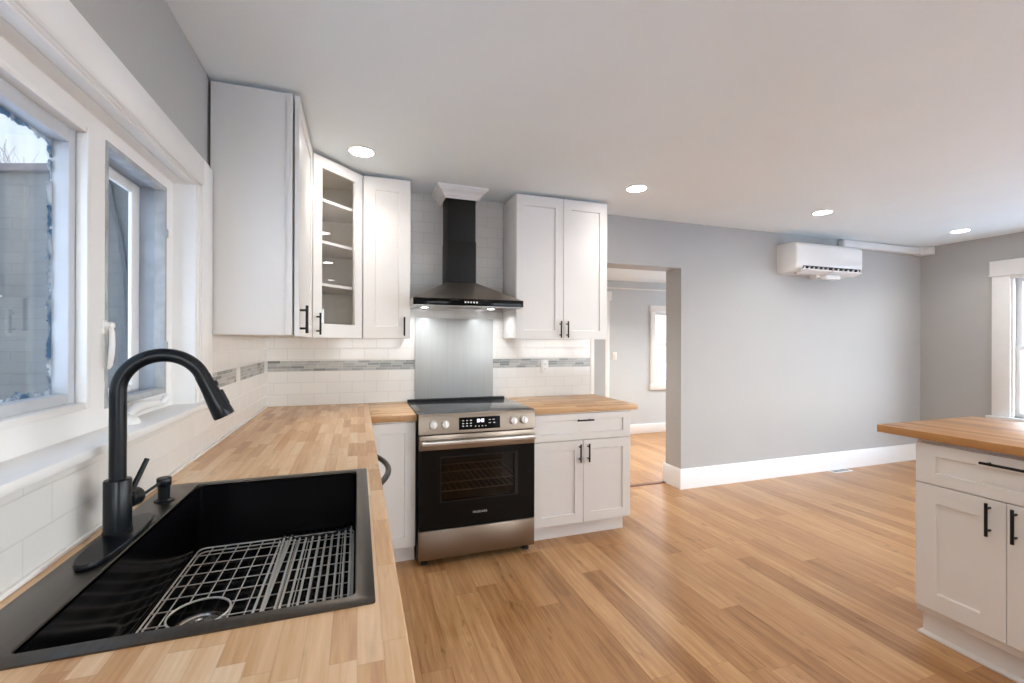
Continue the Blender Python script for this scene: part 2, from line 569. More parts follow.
    def build(self, name, mat, parent=None, angle=38):
        bm = self.bm
        bmesh.ops.recalc_face_normals(bm, faces=bm.faces[:])
        co = [v.co for v in bm.verts]
        lo = Vector([min(c[i] for c in co) for i in range(3)])
        hi = Vector([max(c[i] for c in co) for i in range(3)])
        org = Vector(((lo.x + hi.x) / 2, (lo.y + hi.y) / 2, lo.z))
        bmesh.ops.translate(bm, verts=bm.verts[:], vec=-org)
        me = bpy.data.meshes.new(name)
        bm.to_mesh(me)
        bm.free()
        me.polygons.foreach_set('use_smooth', [True] * len(me.polygons))
        me.set_sharp_from_angle(angle=R(angle))
        me.materials.append(M[mat] if isinstance(mat, str) else mat)
        o = bpy.data.objects.new(name, me)
        COL.objects.link(o)
        WORLD[o.name] = org
        o.location = org
        if parent is not None:
            o.parent = parent
            o.location = org - WORLD[parent.name]
        return o


def thing(name, label, cat, loc, group=None):
    o = bpy.data.objects.new(name, None)
    o.empty_display_size = 0.05
    COL.objects.link(o)
    o.location = loc
    WORLD[o.name] = Vector(loc)
    o['label'] = label
    o['category'] = cat
    if group:
        o['group'] = group
    return o


def tag(o, label, cat, group=None):
    o['label'] = label
    o['category'] = cat
    if group:
        o['group'] = group
    return o


def lamp(parent, loc, size, power, color, spread):
    d = bpy.data.lights.new('lamp', 'AREA')
    d.shape = 'DISK'
    d.size = size
    d.energy = power
    d.color = color
    d.spread = R(spread)
    o = bpy.data.objects.new('lamp', d)
    COL.objects.link(o)
    o.parent = parent
    o.location = Vector(loc) - WORLD[parent.name]
    return o


def struct(o):
    o['kind'] = 'structure'
    return o


def boxes(name, mat, lst, parent=None, bev=0.0):
    m = MB()
    for b in lst:
        m.box(*b, bev=bev)
    return m.build(name, mat, parent)


def bar_pull(parent, c, axis, out, length=0.128, r=0.0058, stand=0.03, name='handle'):
    """black bar handle: bar centred at c + out*stand, two posts back to the face"""
    c, a, n = Vector(c), Vector(axis).normalized(), Vector(out).normalized()
    m = MB()
    m.cyl(c + n * stand - a * length / 2, c + n * stand + a * length / 2, r)
    for s in (-1, 1):
        q = c + a * (s * (length / 2 - 0.022))
        m.cyl(q, q + n * stand, r * 0.8, seg=12)
    return m.build(name, 'black', parent)


# ------------------------------------------------------------------ setting: room shell
LX, BY, RX, FY, CZ = -0.61, 3.47, 6.37, -2.6, 2.515
struct(boxes('floor', 'floor', [(LX - 0.25, RX + 0.2, FY - 0.2, 5.95, -0.08, 0.0)]))
struct(boxes('ceiling', 'ceiling', [(LX - 0.25, RX + 0.2, FY - 0.2, BY + 0.005, CZ, CZ + 0.08)]))
# left wall with the window recess
WT = 0.17
struct(boxes('wall_left', 'wall', [(LX - WT, LX, FY, 0.50, 0, CZ), (LX - WT, LX, 2.06, 5.95, 0, CZ),
                                   (LX - WT, LX, 0.50, 2.06, 0, 1.10), (LX - WT, LX, 0.50, 2.06, 2.01, CZ)]))
# back wall with the passage opening
OX0, OX1, OZ, OYB = 2.07, 2.885, 2.085, 3.69
struct(boxes('wall_back', 'wall', [(LX, OX0, BY, OYB, 0, CZ), (OX1, RX + 0.2, BY, OYB, 0, CZ), (OX0, OX1, BY, OYB, OZ, CZ)]))
# right wall with a window
WY0, WY1, WZ0, WZ1 = 1.72, 2.68, 0.62, 2.07
struct(boxes('wall_right', 'wall', [(RX, RX + 0.2, WY1, 4.05, 0, CZ), (RX, RX + 0.2, 5.45, 5.95, 0, CZ), (RX, RX + 0.2, 4.05, 5.45, 0, WZ0), (RX, RX + 0.2, 4.05, 5.45, WZ1, CZ),
                                    (RX, RX + 0.2, 0.9, WY0, 0, CZ), (RX, RX + 0.2, FY, -2.1, 0, CZ),
                                    (RX, RX + 0.2, WY0, WY1, 0, WZ0), (RX, RX + 0.2, WY0, WY1, WZ1, CZ),
                                    (RX, RX + 0.2, -2.1, 0.9, 0, WZ0), (RX, RX + 0.2, -2.1, 0.9, WZ1, CZ)]))
# wall behind the camera with two wide openings added for daylight
struct(boxes('wall_front', 'wall', [(LX, -0.45, FY - 0.2, FY, 0, CZ), (-0.45, 0.85, FY - 0.2, FY, 0, 0.85), (-0.45, 0.85, FY - 0.2, FY, 2.1, CZ), (0.85, 2.45, FY - 0.2, FY, 0, CZ), (2.85, 3.45, FY - 0.2, FY, 0, CZ), (6.05, RX + 0.2, FY - 0.2, FY, 0, CZ),
                                    (2.45, 2.85, FY - 0.2, FY, 2.1, CZ), (3.45, 6.05, FY - 0.2, FY, 2.1, CZ),
                                    (2.45, 2.85, FY - 0.2, FY, 0, 0.3), (3.45, 6.05, FY - 0.2, FY, 0, 0.05)]))
# unseen mass added overhead to keep bright sky off the neighbour's wall
struct(boxes('sky_block_mass', 'shed', [(LX - 0.25, RX + 0.2, FY - 0.2, 5.95, 2.6, 5.4)]))
# hall beyond the passage
HY, HZ = 5.78, 2.30
struct(boxes('wall_hall', 'hall_wall', [(1.2, 2.62, HY, HY + 0.17, 0, 2.6), (2.62, 3.40, HY, HY + 0.17, 2.0, 2.6), (3.40, 4.316, HY, HY + 0.17, 0, 2.6),
                                        (4.316, 5.05, HY, HY + 0.17, 0, 0.75), (4.316, 5.05, HY, HY + 0.17, 1.85, 2.6), (5.05, RX + 0.2, HY, HY + 0.17, 0, 2.6),
                                        (1.0, 1.2, OYB, HY, 0, 2.6)]))
struct(boxes('ceiling_hall', 'ceiling', [(1.0, RX + 0.2, OYB, HY + 0.17, HZ, HZ + 0.08)]))
# hall trim: picture rail, door casing, baseboard
struct(boxes('trim_1', 'trim', [(1.2, RX, HY - 0.014, HY, 2.175, 2.195)], bev=0.003))
d1 = struct(boxes('door_1', 'trim', [(2.63, 3.395, HY + 0.03, HY + 0.07, 0.01, 1.995)], bev=0.002))
fr = boxes('door_frame', 'trim', [(2.50, 2.62, HY - 0.022, HY, 0, 2.0), (3.40, 3.505, HY - 0.022, HY, 0, 2.0), (2.46, 3.535, HY - 0.034, HY, 2.0, 2.13)], d1, bev=0.003)
pn = MB()
for (a, b) in ((0.15, 0.9), (1.02, 1.88)):
    pn.at((2.75, HY + 0.022, a)).shaker(0.52, b - a, th=0.012, fw=0.03)
pn.build('door_panel', 'trim', d1)
kb = MB()
kb.lathe([(0.028, 0), (0.026, 0.006), (0.009, 0.01), (0.009, 0.03), (0.026, 0.042), (0.028, 0.055), (0.018, 0.066)], (2.70, HY + 0.03, 0.95), (0, -1, 0), 20)
kb.build('door_knob', 'chrome', d1)
struct(boxes('baseboard_hall', 'trim', [(3.535, RX, HY - 0.018, HY, 0, 0.14)], bev=0.004))
# hall window, double hung
w2 = struct(boxes('window_2', 'trim', [(4.225, 4.316, HY - 0.02, HY, 0.75, 1.85), (5.05, 5.14, HY - 0.02, HY, 0.75, 1.85),
                                       (4.215, 5.15, HY - 0.025, HY, 1.85, 1.945), (4.215, 5.15, HY - 0.03, HY, 0.655, 0.75)], bev=0.003))
m = MB()
for (z0, z1, yy) in ((0.75, 1.36, HY + 0.05), (1.335, 1.85, HY + 0.085)):
    for b in ((4.318, 4.36), (5.006, 5.048)):
        m.box(b[0], b[1], yy, yy + 0.03, z0, z1)
    m.box(4.36, 5.006, yy, yy + 0.03, z0, z0 + 0.045)
    m.box(4.36, 5.006, yy, yy + 0.03, z1 - 0.045, z1)
m.build('sash', 'trim', w2)
boxes('pane', 'glass', [(4.36, 5.006, HY + 0.062, HY + 0.066, 0.795, 1.315), (4.36, 5.006, HY + 0.098, HY + 0.102, 1.38, 1.805)], w2)
# threshold strip between the two floors
struct(MB().at((0, 0, 0)).prism([(3.662, 0.0), (3.668, 0.008), (3.69, 0.011), (3.712, 0.008), (3.718, 0.0)], OX0, OX1).build('trim_2', 'threshold'))


def base_profile(th=0.02, h=0.188):
    return [(0, 0), (th, 0), (th, h - 0.03), (th - 0.005, h - 0.02), (th - 0.008, h - 0.005), (th - 0.012, h), (0, h)]


def baseboard(name, runs):
    m = MB()
    for run in runs:        # a mitred run: (point, offset direction) pairs
        m.rings([[Vector(p) + Vector(n) * a + Vector((0, 0, b)) for a, b in base_profile()] for p, n in run])
    return struct(m.build(name, 'trim'))


baseboard('baseboard_back', [[((OX1, OYB + 0.02, 0), (-1, 0, 0)), ((OX1, BY, 0), (-1, -1, 0)), ((RX - 0.02, BY, 0), (0, -1, 0))]])
baseboard('baseboard_right', [[((RX, BY, 0), (-1, 0, 0)), ((RX, FY, 0), (-1, 0, 0))]])
baseboard('baseboard_front', [[((a_, FY, 0), (0, 1, 0)), ((b_, FY, 0), (0, 1, 0))] for a_, b_ in ((0.98, 2.33), (2.97, 3.33), (6.17, RX - 0.02))])


# right wall window with craftsman casing
def craftsman(name, y0, y1):
    wn = struct(boxes(name, 'trim', [(RX - 0.022, RX, y1, y1 + 0.142, WZ0 - 0.02, 2.088), (RX - 0.022, RX, y0 - 0.142, y0, WZ0 - 0.02, 2.088),
                                     (RX - 0.022, RX, y0, y1, 2.05, 2.088),
                                     (RX - 0.034, RX, y0 - 0.155, y1 + 0.155, 2.098, 2.248),
                                     (RX - 0.042, RX, y0 - 0.16, y1 + 0.16, 2.086, 2.100)], bev=0.003))
    boxes('sill', 'trim', [(RX - 0.07, RX + 0.05, y0 - 0.17, y1 + 0.17, WZ0 - 0.04, WZ0), (RX - 0.02, RX, y0 - 0.142, y1 + 0.142, WZ0 - 0.15, WZ0 - 0.04)], wn, bev=0.004)
    m = MB()
    mid = 1.36
    for (z0, z1, xx) in ((WZ0, mid, RX + 0.045), (mid - 0.03, WZ1, RX + 0.085)):
        for b in ((y0, y0 + 0.05), (y1 - 0.05, y1)):
            m.box(xx, xx + 0.035, b[0], b[1], z0, z1, bev=0.004)
        m.box(xx, xx + 0.035, y0 + 0.05, y1 - 0.05, z0, z0 + 0.05, bev=0.004)
        m.box(xx, xx + 0.035, y0 + 0.05, y1 - 0.05, z1 - 0.05, z1, bev=0.004)
    # stops and jamb lining
    for b in ((y0, y0 + 0.018), (y1 - 0.018, y1)):
        m.box(RX, RX + 0.03, b[0], b[1], WZ0, WZ1)
    m.build('sash', 'trim', wn)
    boxes('pane', 'glass', [(RX + 0.06, RX + 0.064, y0 + 0.05, y1 - 0.05, WZ0 + 0.05, mid - 0.05), (RX + 0.10, RX + 0.104, y0 + 0.05, y1 - 0.05, mid + 0.02, WZ1 - 0.05)], wn)
    return wn


craftsman('window_3', WY0, WY1)
craftsman('window_4', -2.1, 0.9)
craftsman('added_window_7', 4.05, 5.45)  # unseen window added to brighten the hall


def big_window(name, x0, x1, z0):
    wn = struct(boxes(name, 'trim', [(x0 - 0.11, x0, FY, FY + 0.022, max(0, z0 - 0.1), 2.1), (x1, x1 + 0.11, FY, FY + 0.022, max(0, z0 - 0.1), 2.1), (x0 - 0.13, x1 + 0.13, FY, FY + 0.034, 2.1, 2.23),
                                     (x0, x1, FY - 0.12, FY + 0.0, z0, z0 + 0.04)], bev=0.003))
    m = MB()
    n = 2
    for i in range(n):
        a = x0 + (x1 - x0) * i / n
        b = x0 + (x1 - x0) * (i + 1) / n
        m.box(a, a + 0.06, FY - 0.12, FY - 0.08, z0 + 0.04, 2.1)
        m.box(b - 0.06, b, FY - 0.12, FY - 0.08, z0 + 0.04, 2.1)
        m.box(a + 0.06, b - 0.06, FY - 0.12, FY - 0.08, z0 + 0.04, z0 + 0.12)
        m.box(a + 0.06, b - 0.06, FY - 0.12, FY - 0.08, 2.02, 2.1)
    m.build('sash', 'trim', wn)
    boxes('pane', 'glass', [(x0, x1, FY - 0.102, FY - 0.098, z0 + 0.08, 2.06)], wn)


big_window('added_window_8', -0.45, 0.85, 0.85)  # unseen window added as fill for cabinet ends and base fronts
big_window('window_5', 2.45, 2.85, 0.3)
big_window('added_window_6', 3.45, 6.05, 0.05)  # unseen window added for daylight, clear of the range's reflection

# backsplash tile, mosaic bands, trim strips
TB = 3.46
struct(boxes('trim_3', 'tile_back', [(LX, 1.93, TB, BY, 0.88, 1.172), (LX, 1.93, TB, BY, 1.245, CZ)]))
struct(boxes('trim_4', 'mosaic_back', [(LX + 0.022, 0.41, TB - 0.0005, BY, 1.172, 1.245), (1.027, 1.912, TB - 0.0005, BY, 1.172, 1.245)]))
struct(boxes('trim_5', 'trim', [(1.912, 1.952, TB - 0.004, BY, 0.93, 1.42)], bev=0.002))
struct(boxes('trim_6', 'slab', [(0.41, 1.027, TB - 0.010, BY, 0.93, 1.565)], bev=0.001))
TL = -0.59
CTZ = 0.9305
struct(boxes('trim_7', 'tile_left', [(LX, TL, -0.6, 2.2, 0.88, 1.112), (LX, TL, 2.2, TB, 0.88, 1.172), (LX, TL, 2.2, TB, 1.245, 1.41),
                                     (LX, TL, 2.2, 2.232, 1.172, 1.245), (LX, TL, 2.626, 2.71, 1.172, 1.245), (LX, TL, 3.35, TB, 1.172, 1.245)]))
struct(boxes('trim_10', 'trim', [(TL, TL + 0.009, -0.6, TB, CTZ, CTZ + 0.011), (TL + 0.009, 0.345, TB - 0.007, TB, CTZ, CTZ + 0.007)], bev=0.003))
struct(boxes('trim_8', 'mosaic_left', [(LX, TL + 0.0005, 2.232, 2.626, 1.172, 1.245), (LX, TL + 0.0005, 2.71, 3.35, 1.172, 1.245)]))

# ---- left window: casing, sill, recess, two lights
XB = -0.67
JY = 2.03
w1 = struct(boxes('window_1', 'trim', [
    # flat casing round the recess
    (LX, -0.585, 2.095, 2.21, 1.14, 2.11), (LX, -0.585, 0.38, 0.495, 1.14, 2.11), (LX, -0.585, 0.495, 2.095, 2.005, 2.11)], bev=0.002))
boxes('casing_bead', 'trim', [(LX - 0.02, -0.591, 2.052, 2.074, 1.14, 1.992), (LX - 0.02, -0.585, 2.078, 2.0945, 1.14, 2.0045),
                              (LX - 0.02, -0.597, 2.0735, 2.0785, 1.14, 1.999),
                              (LX - 0.02, -0.597, 0.5, 2.052, 1.985, 1.9925), (LX - 0.02, -0.596, 0.5, 2.078, 1.9975, 1.9995),
                              (LX - 0.02, -0.591, 0.5, 2.052, 1.992, 1.998), (LX - 0.02, -0.585, 0.5, 2.078, 1.999, 2.0045)], w1, bev=0.002)
m = MB()
m.vprism([(-0.78, JY), (-0.594, JY), (-0.594, 2.0525), (-0.6305, 2.0525), (-0.6305, 2.06), (-0.78, 2.06)], 1.10, 2.01)
m.box(-0.78, -0.6, 0.50, 0.53, 1.10, 2.01)
m.box(-0.78, -0.6305, 0.53, JY, 1.985, 2.012)
m.build('recess_lining', 'trim', w1)
sl = MB()
sl.box(-0.70, -0.562, 0.36, 2.118, 1.118, 1.14, bev=0.004)
sl.build('sill', 'trim', w1)
NY0, NY1, NZ0, NZ1 = 0.62, 1.472, 1.205, 1.936
GY0, GY1, GZ0, GZ1 = 1.552, 1.968, 1.192, 1.945
boxes('window_frame', 'trim', [
    (-0.71, XB, 0.53, NY0, 1.13, 1.985), (-0.6875, XB, NY1, GY0, 1.13, 1.985), (-0.71, XB, GY1, JY, 1.13, 1.985),
    (-0.6875, XB, NY0, NY1, 1.13, NZ0), (-0.6875, XB, NY0, NY1, NZ1, 1.985),
    (-0.71, XB, GY0, GY1, 1.13, GZ0), (-0.71, XB, GY0, GY1, GZ1, 1.985)], w1)
boxes('stop_bead', 'trim', [(-0.688, XB + 0.007, NY1 - 0.021, NY1, NZ0, NZ1), (-0.70, XB + 0.007, NY0, NY0 + 0.026, NZ0, NZ1),
                            (-0.70, XB + 0.007, NY0 + 0.026, NY1 - 0.026, NZ0, NZ0 + 0.018), (-0.70, XB + 0.007, NY0 + 0.026, NY1 - 0.026, NZ1 - 0.018, NZ1)], w1, bev=0.003)
# near sash (fixed light)
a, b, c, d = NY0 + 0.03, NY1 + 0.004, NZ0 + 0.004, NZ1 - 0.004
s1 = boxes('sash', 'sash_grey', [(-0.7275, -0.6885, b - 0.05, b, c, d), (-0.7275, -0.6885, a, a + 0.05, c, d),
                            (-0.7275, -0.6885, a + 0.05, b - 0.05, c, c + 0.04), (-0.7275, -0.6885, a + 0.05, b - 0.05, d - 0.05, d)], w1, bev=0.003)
M['dirty_glass'] = glass('flaking_old_glass', dirt=(a + 0.05, b - 0.05, c + 0.04, d - 0.05))
boxes('pane', 'dirty_glass', [(-0.7245, -0.7225, a + 0.045, b - 0.045, c + 0.035, d - 0.045)], s1)
boxes('outer_jamb', 'sash_blue', [(-0.775, -0.7395, NY0 - 0.03, a, 1.13, 1.985), (-0.775, -0.70, 1.531, 1.5525, 1.13, 1.985),
                                  (-0.775, -0.7395, a, b - 0.01, 1.13, c + 0.01), (-0.775, -0.7395, a, b - 0.01, d - 0.01, 1.985)], w1)
# far casement: weathered rim, deep lining, sash further out
e = 0.016
boxes('casement_rim', 'weathered', [(-0.70, XB + 0.004, GY0, GY0 + e * 0.7, GZ0, GZ1), (-0.70, XB + 0.004, GY1 - e, GY1, GZ0, GZ1),
                                    (-0.70, XB + 0.004, GY0 + e * 0.7, GY1 - e, GZ0, GZ0 + e * 1.3), (-0.70, XB + 0.004, GY0 + e * 0.7, GY1 - e, GZ1 - e, GZ1)], w1, bev=0.002)
boxes('outer_jamb', 'sash_blue', [(-0.76, -0.70, GY1 - 0.006, GY1 + 0.03, 1.13, 1.985), (-0.76, -0.70, GY0 + 0.001, GY0 + 0.004, 1.13, 1.985),
                                  (-0.76, -0.70, GY0 + 0.004, GY1 - 0.006, 1.13, GZ0 + 0.008), (-0.76, -0.70, GY0 + 0.004, GY1 - 0.006, GZ1 - 0.006, 1.985)], w1)
s2 = boxes('sash', 'trim', [(-0.757, -0.745, GY1 - 0.066, GY1 - 0.008, GZ0 + 0.01, GZ1 - 0.008), (-0.757, -0.745, GY0 + 0.006, GY0 + 0.03, GZ0 + 0.01, GZ1 - 0.008),
                            (-0.757, -0.745, GY0 + 0.03, GY1 - 0.066, GZ0 + 0.01, GZ0 + 0.04), (-0.757, -0.745, GY0 + 0.03, GY1 - 0.066, GZ1 - 0.045, GZ1 - 0.008)], w1, bev=0.003)
boxes('pane', 'glass', [(-0.752, -0.750, GY0 + 0.028, GY1 - 0.062, GZ0 + 0.038, GZ1 - 0.043)], s2)
# sash lock lever on the mullion and folding crank on the sill
lk = MB()
lk.box(XB, XB + 0.006, 1.535, 1.555, 1.40, 1.44, bev=0.002)
lk.lathe([(0.010, 0), (0.010, 0.016), (0.006, 0.02)], (XB + 0.004, 1.547, 1.425), (1, 0, 0), 14)
lk.tube([(XB + 0.016, 1.547, 1.425), (XB + 0.022, 1.540, 1.405), (XB + 0.025, 1.534, 1.375), (XB + 0.024, 1.533, 1.345), (XB + 0.018, 1.54, 1.315), (XB + 0.012, 1.545, 1.305)],
        [0.006, 0.0065, 0.007, 0.007, 0.006, 0.004], 10)
lk.build('lock_lever', 'plastic', w1)
for zz in (1.365, 1.775):
    hg = MB().box(XB + 0.003, XB + 0.010, GY1 - 0.018, GY1 - 0.002, zz - 0.014, zz + 0.014, bev=0.002)
    hg.cyl((XB + 0.008, GY1 - 0.018, zz - 0.010), (XB + 0.008, GY1 - 0.018, zz + 0.016), 0.004, seg=10)
    hg.build('hinge', 'weathered', w1)
cr = MB()
cr.lathe([(0.030, 0), (0.030, 0.006), (0.024, 0.018), (0.012, 0.026)], (-0.635, 1.60, 1.139), (0, 0, 1), 20)
cr.tube([(-0.635, 1.60, 1.160), (-0.638, 1.63, 1.172), (-0.640, 1.68, 1.178), (-0.642, 1.76, 1.176), (-0.643, 1.83, 1.170), (-0.644, 1.86, 1.168)],
        [0.010, 0.013, 0.015, 0.014, 0.010, 0.006], 10)
cr.lathe([(0.006, 0), (0.011, 0.01), (0.013, 0.03), (0.010, 0.042)], (-0.644, 1.86, 1.166), (0.2, 0.75, 0.5), 14)
cr.build('crank_handle', 'plastic', w1)


# ------------------------------------------------------------------ upper cabinets
UZ0, UZ1 = 1.405, 2.494


def upper_label(n, lab, loc):
    return thing(n, lab, 'cabinet', loc)


# left wall cabinet, its plain end panel towards the window
c1 = upper_label('wall_cabinet', 'tall white wall cabinet with plain end panel beside the window casing', (-0.43, 2.53, UZ0))
boxes('body', 'cab', [(-0.598, -0.281, 2.22, 2.843, UZ0 + 0.006, UZ1)], c1, bev=0.0012)
boxes('end_trim', 'cab', [(-0.308, -0.281, 2.2155, 2.22, UZ0 + 0.006, UZ1)], c1, bev=0.001)
dr = MB().at((-0.253, 2.2225, UZ0), (0, 1, 0), (-1, 0, 0)).shaker(0.612, UZ1 - UZ0 - 0.004, fw=0.065).build('door', 'cab', c1)
bar_pull(dr, (-0.253, 2.258, 1.484), (0, 0, 1), (1, 0, 0), r=0.0065)

# diagonal corner cabinet with glass door
c2 = upper_label('corner_wall_cabinet', 'white diagonal corner wall cabinet with a glass door and three shelves', (-0.25, 3.2, UZ0))
A_, B_ = Vector((-0.270, 2.848, 0)), Vector((0.026, 3.153, 0))
T = 0.018
poly = [(-0.587, 2.85), (A_.x, A_.y), (B_.x, B_.y), (0.026, TB - 0.002), (-0.587, TB - 0.002)]
m = MB()
m.vprism(poly, UZ0 + 0.006, UZ0 + 0.006 + T)
m.vprism(poly, UZ1 - T, UZ1)
for (x0, x1, y0, y1) in ((-0.587, -0.587 + T, 2.85, TB - 0.002), (-0.587, 0.026, TB - 0.002 - T, TB - 0.002), (-0.587, A_.x, 2.85, 2.85 + T), (0.026 - T, 0.026, B_.y, TB - 0.002)):
    m.box(x0, x1, y0, y1, UZ0 + 0.006 + T, UZ1 - T)
m.build('body', 'cab_in', c2)
ipoly = [(-0.587 + T, 2.85 + T), (A_.x - 0.012, A_.y + T), (B_.x - T, B_.y + 0.016), (0.026 - T, TB - 0.002 - T), (-0.587 + T, TB - 0.002 - T)]
for zz in (1.73, 1.99, 2.245):
    MB().vprism(ipoly, zz - 0.009, zz + 0.009).build('shelf', 'cab', c2)
for zz in (1.60, 1.66, 1.78, 1.86, 1.92, 2.05, 2.12, 2.18, 2.32):
    MB().cyl((0.026 - T, 3.30, zz), (0.026 - T - 0.007, 3.30, zz), 0.004, seg=8).build('shelf_pin', 'dark', c2)
    MB().cyl((-0.36, TB - 0.02, zz), (-0.36, TB - 0.027, zz), 0.004, seg=8).build('shelf_pin', 'dark', c2)
L_, Q_ = Vector((-0.250, 2.850, 0)), Vector((0.0265, 3.139, 0))
dd = (Q_ - L_)
W_ = dd.length
dn = dd.normalized()
nin = Vector((-dn.y, dn.x, 0))          # into the cabinet
dr = MB().at((L_.x, L_.y, UZ0), dn, nin).shaker(W_, UZ1 - UZ0 - 0.004, fw=0.065, fb=0.082, ft=0.066, hole=True).build('door', 'cab', c2)
dg = (dn + nin * -0.011).normalized()       # pane turned slightly to move the mirrored lamps along it
MB().at((L_.x, L_.y, UZ0), dg, Vector((-dg.y, dg.x, 0))).box(0.06, W_ - 0.06, 0.010, 0.014, 0.075, UZ1 - UZ0 - 0.066).build('glass_pane', 'glass', dr)
hc = L_ + dn * 0.028
bar_pull(dr, (hc.x, hc.y, 1.486), (0, 0, 1), -nin)

# narrow cabinet left of the hood
c3 = upper_label('wall_cabinet', 'narrow single-door white wall cabinet left of the range hood', (0.187, 3.3, UZ0))
boxes('body', 'cab', [(0.030, 0.340, 3.158, TB - 0.001, UZ0 + 0.006, UZ1)], c3, bev=0.0012)
dr = MB().at((0.0315, 3.138, UZ0)).shaker(0.308, UZ1 - UZ0 - 0.004, fw=0.076, fb=0.08, ft=0.085).build('door', 'cab', c3)
bar_pull(dr, (0.298, 3.138, 1.486), (0, 0, 1), (0, -1, 0))

# double cabinet right of the hood
c4 = upper_label('wall_cabinet', 'double-door white wall cabinet right of the range hood', (1.495, 3.3, UZ0))
boxes('body', 'cab', [(1.113, 1.888, 3.158, TB - 0.001, UZ0 + 0.006, UZ1)], c4, bev=0.0012)
for i, (x0, hx) in enumerate(((1.1145, 1.4705), (1.502, 1.5305))):
    dr = MB().at((x0, 3.138, UZ0)).shaker(0.3845, UZ1 - UZ0 - 0.004, fw=0.066, ft=0.078).build('door', 'cab', c4)
    bar_pull(dr, (hx, 3.138, 1.480), (0, 0, 1), (0, -1, 0))

# ------------------------------------------------------------------ range hood
hd = thing('range_hood', 'black chimney range hood on the tiled wall above the range', 'range hood', (0.723, 3.25, 1.622))
HX0, HX1, HYF = 0.340, 1.106, 2.965
HB = TB - 0.012
m = MB()
m.rings([[(HX0, HYF + 0.004, 1.672), (HX1, HYF + 0.004, 1.672), (HX1, HB, 1.672), (HX0, HB, 1.672)],
         [(0.613, 3.242, 1.82), (0.834, 3.242, 1.82), (0.834, HB, 1.82), (0.613, HB, 1.82)]])
m.build('canopy', 'hood_slope', hd)
m = MB()
m.box(HX0, HX1, HYF, HYF + 0.012, 1.628, 1.674, bev=0.0015)
rb = m.build('front_panel', 'blackglass', hd)
m = MB()
for i in range(5):
    x = 0.682 + i * 0.020
    m.box(x, x + 0.011, HYF - 0.0012, HYF + 0.0005, 1.646, 1.657)
m.build('buttons', 'display', rb)
m = MB()
m.box(HX0, HX0 + 0.014, HYF + 0.012, HB, 1.622, 1.6725, bev=0.001)
m.box(HX1 - 0.014, HX1, HYF + 0.012, HB, 1.622, 1.6725, bev=0.001)
m.box(HX0 + 0.014, HX1 - 0.014, HB - 0.02, HB, 1.622, 1.6725)
m.box(HX0 + 0.014, HX1 - 0.014, HYF + 0.012, HYF + 0.07, 1.626, 1.64)
m.build('rim', 'steel', hd)
m = MB()
m.box(HX0 + 0.014, HX1 - 0.014, HYF + 0.06, HB - 0.02, 1.640, 1.648)
for i in range(22):
    x = 0.37 + i * 0.0325
    m.box(x, x + 0.012, HYF + 0.10, HB - 0.09, 1.633, 1.641)
m.build('grease_filter', 'steel', hd)
for x in (0.455, 0.955):
    lr = MB().lathe([(0.034, 0), (0.034, 0.006), (0.028, 0.010), (0.028, 0.004)], (x, 3.27, 1.641), (0, 0, -1), 24).build('hood_light', 'chrome', hd)
    MB().lathe([(0.026, 0), (0.026, 0.003), (0.02, 0.005)], (x, 3.27, 1.634), (0, 0, -1), 24).build('lens', 'hood_lamp', lr)
    lamp(hd, (x, 3.27, 1.628), 0.05, HOODLAMP, (0.93, 0.97, 1.0), 150)
m = MB()
m.box(0.616, 0.833, 3.248, HB, 1.8195, 2.13, bev=0.002)
m.box(0.6195, 0.8295, 3.2505, HB, 2.128, 2.47, bev=0.002)
m.build('chimney', 'hood_black', hd)
# crown moulding boxing the chimney top under the ceiling
prof = [(0.003, 2.434), (0.013, 2.434), (0.016, 2.448), (0.026, 2.450), (0.028, 2.458), (0.036, 2.470), (0.048, 2.480), (0.060, 2.486), (0.062, 2.494), (0.072, 2.497), (0.076, 2.514), (0.003, 2.514)]
m = MB()
rg = []
for px, py, sx, sy in ((0.6075, HB + 0.01, -1, 0), (0.6075, 3.2455, -1, -1), (0.8335, 3.2455, 1, -1), (0.8335, HB + 0.01, 1, 0)):
    rg.append([(px + sx * a, py + sy * a, z) for a, z in prof])
m.rings(rg)
struct(m.build('trim_9', 'trim', angle=25))

# ------------------------------------------------------------------ range
RX0, RX1, RYF = 0.350, 1.108, 2.745
rg_ = thing('range', 'slide-in stainless steel electric range with black oven door', 'range', (0.729, 3.08, 0))
boxes('body', 'blackglass', [(RX0, RX0 + 0.02, RYF + 0.045, 3.43, 0.035, 0.928), (RX1 - 0.02, RX1, RYF + 0.045, 3.43, 0.035, 0.928),
                             (RX0 + 0.02, RX1 - 0.02, 3.36, 3.43, 0.035, 0.928), (RX0 + 0.02, RX1 - 0.02, RYF + 0.05, 3.36, 0.035, 0.06),
                             (RX0 + 0.02, RX1 - 0.02, RYF + 0.05, 3.36, 0.80, 0.928)], rg_)
m = MB()
m.box(RX0 - 0.003, RX1 + 0.003, RYF + 0.02, 3.40, 0.9295, 0.9385, bev=0.0015)
ck = m.build('cooktop', 'cooktop', rg_)
m = MB()
m.prism([(3.40, 0.929), (3.40, 0.945), (3.408, 0.948), (3.43, 0.948), (3.43, 0.929)], RX0, RX1)
m.box(0.62, 0.86, 3.397, 3.401, 0.940, 0.9445)
m.build('rear_vent', 'black', rg_)
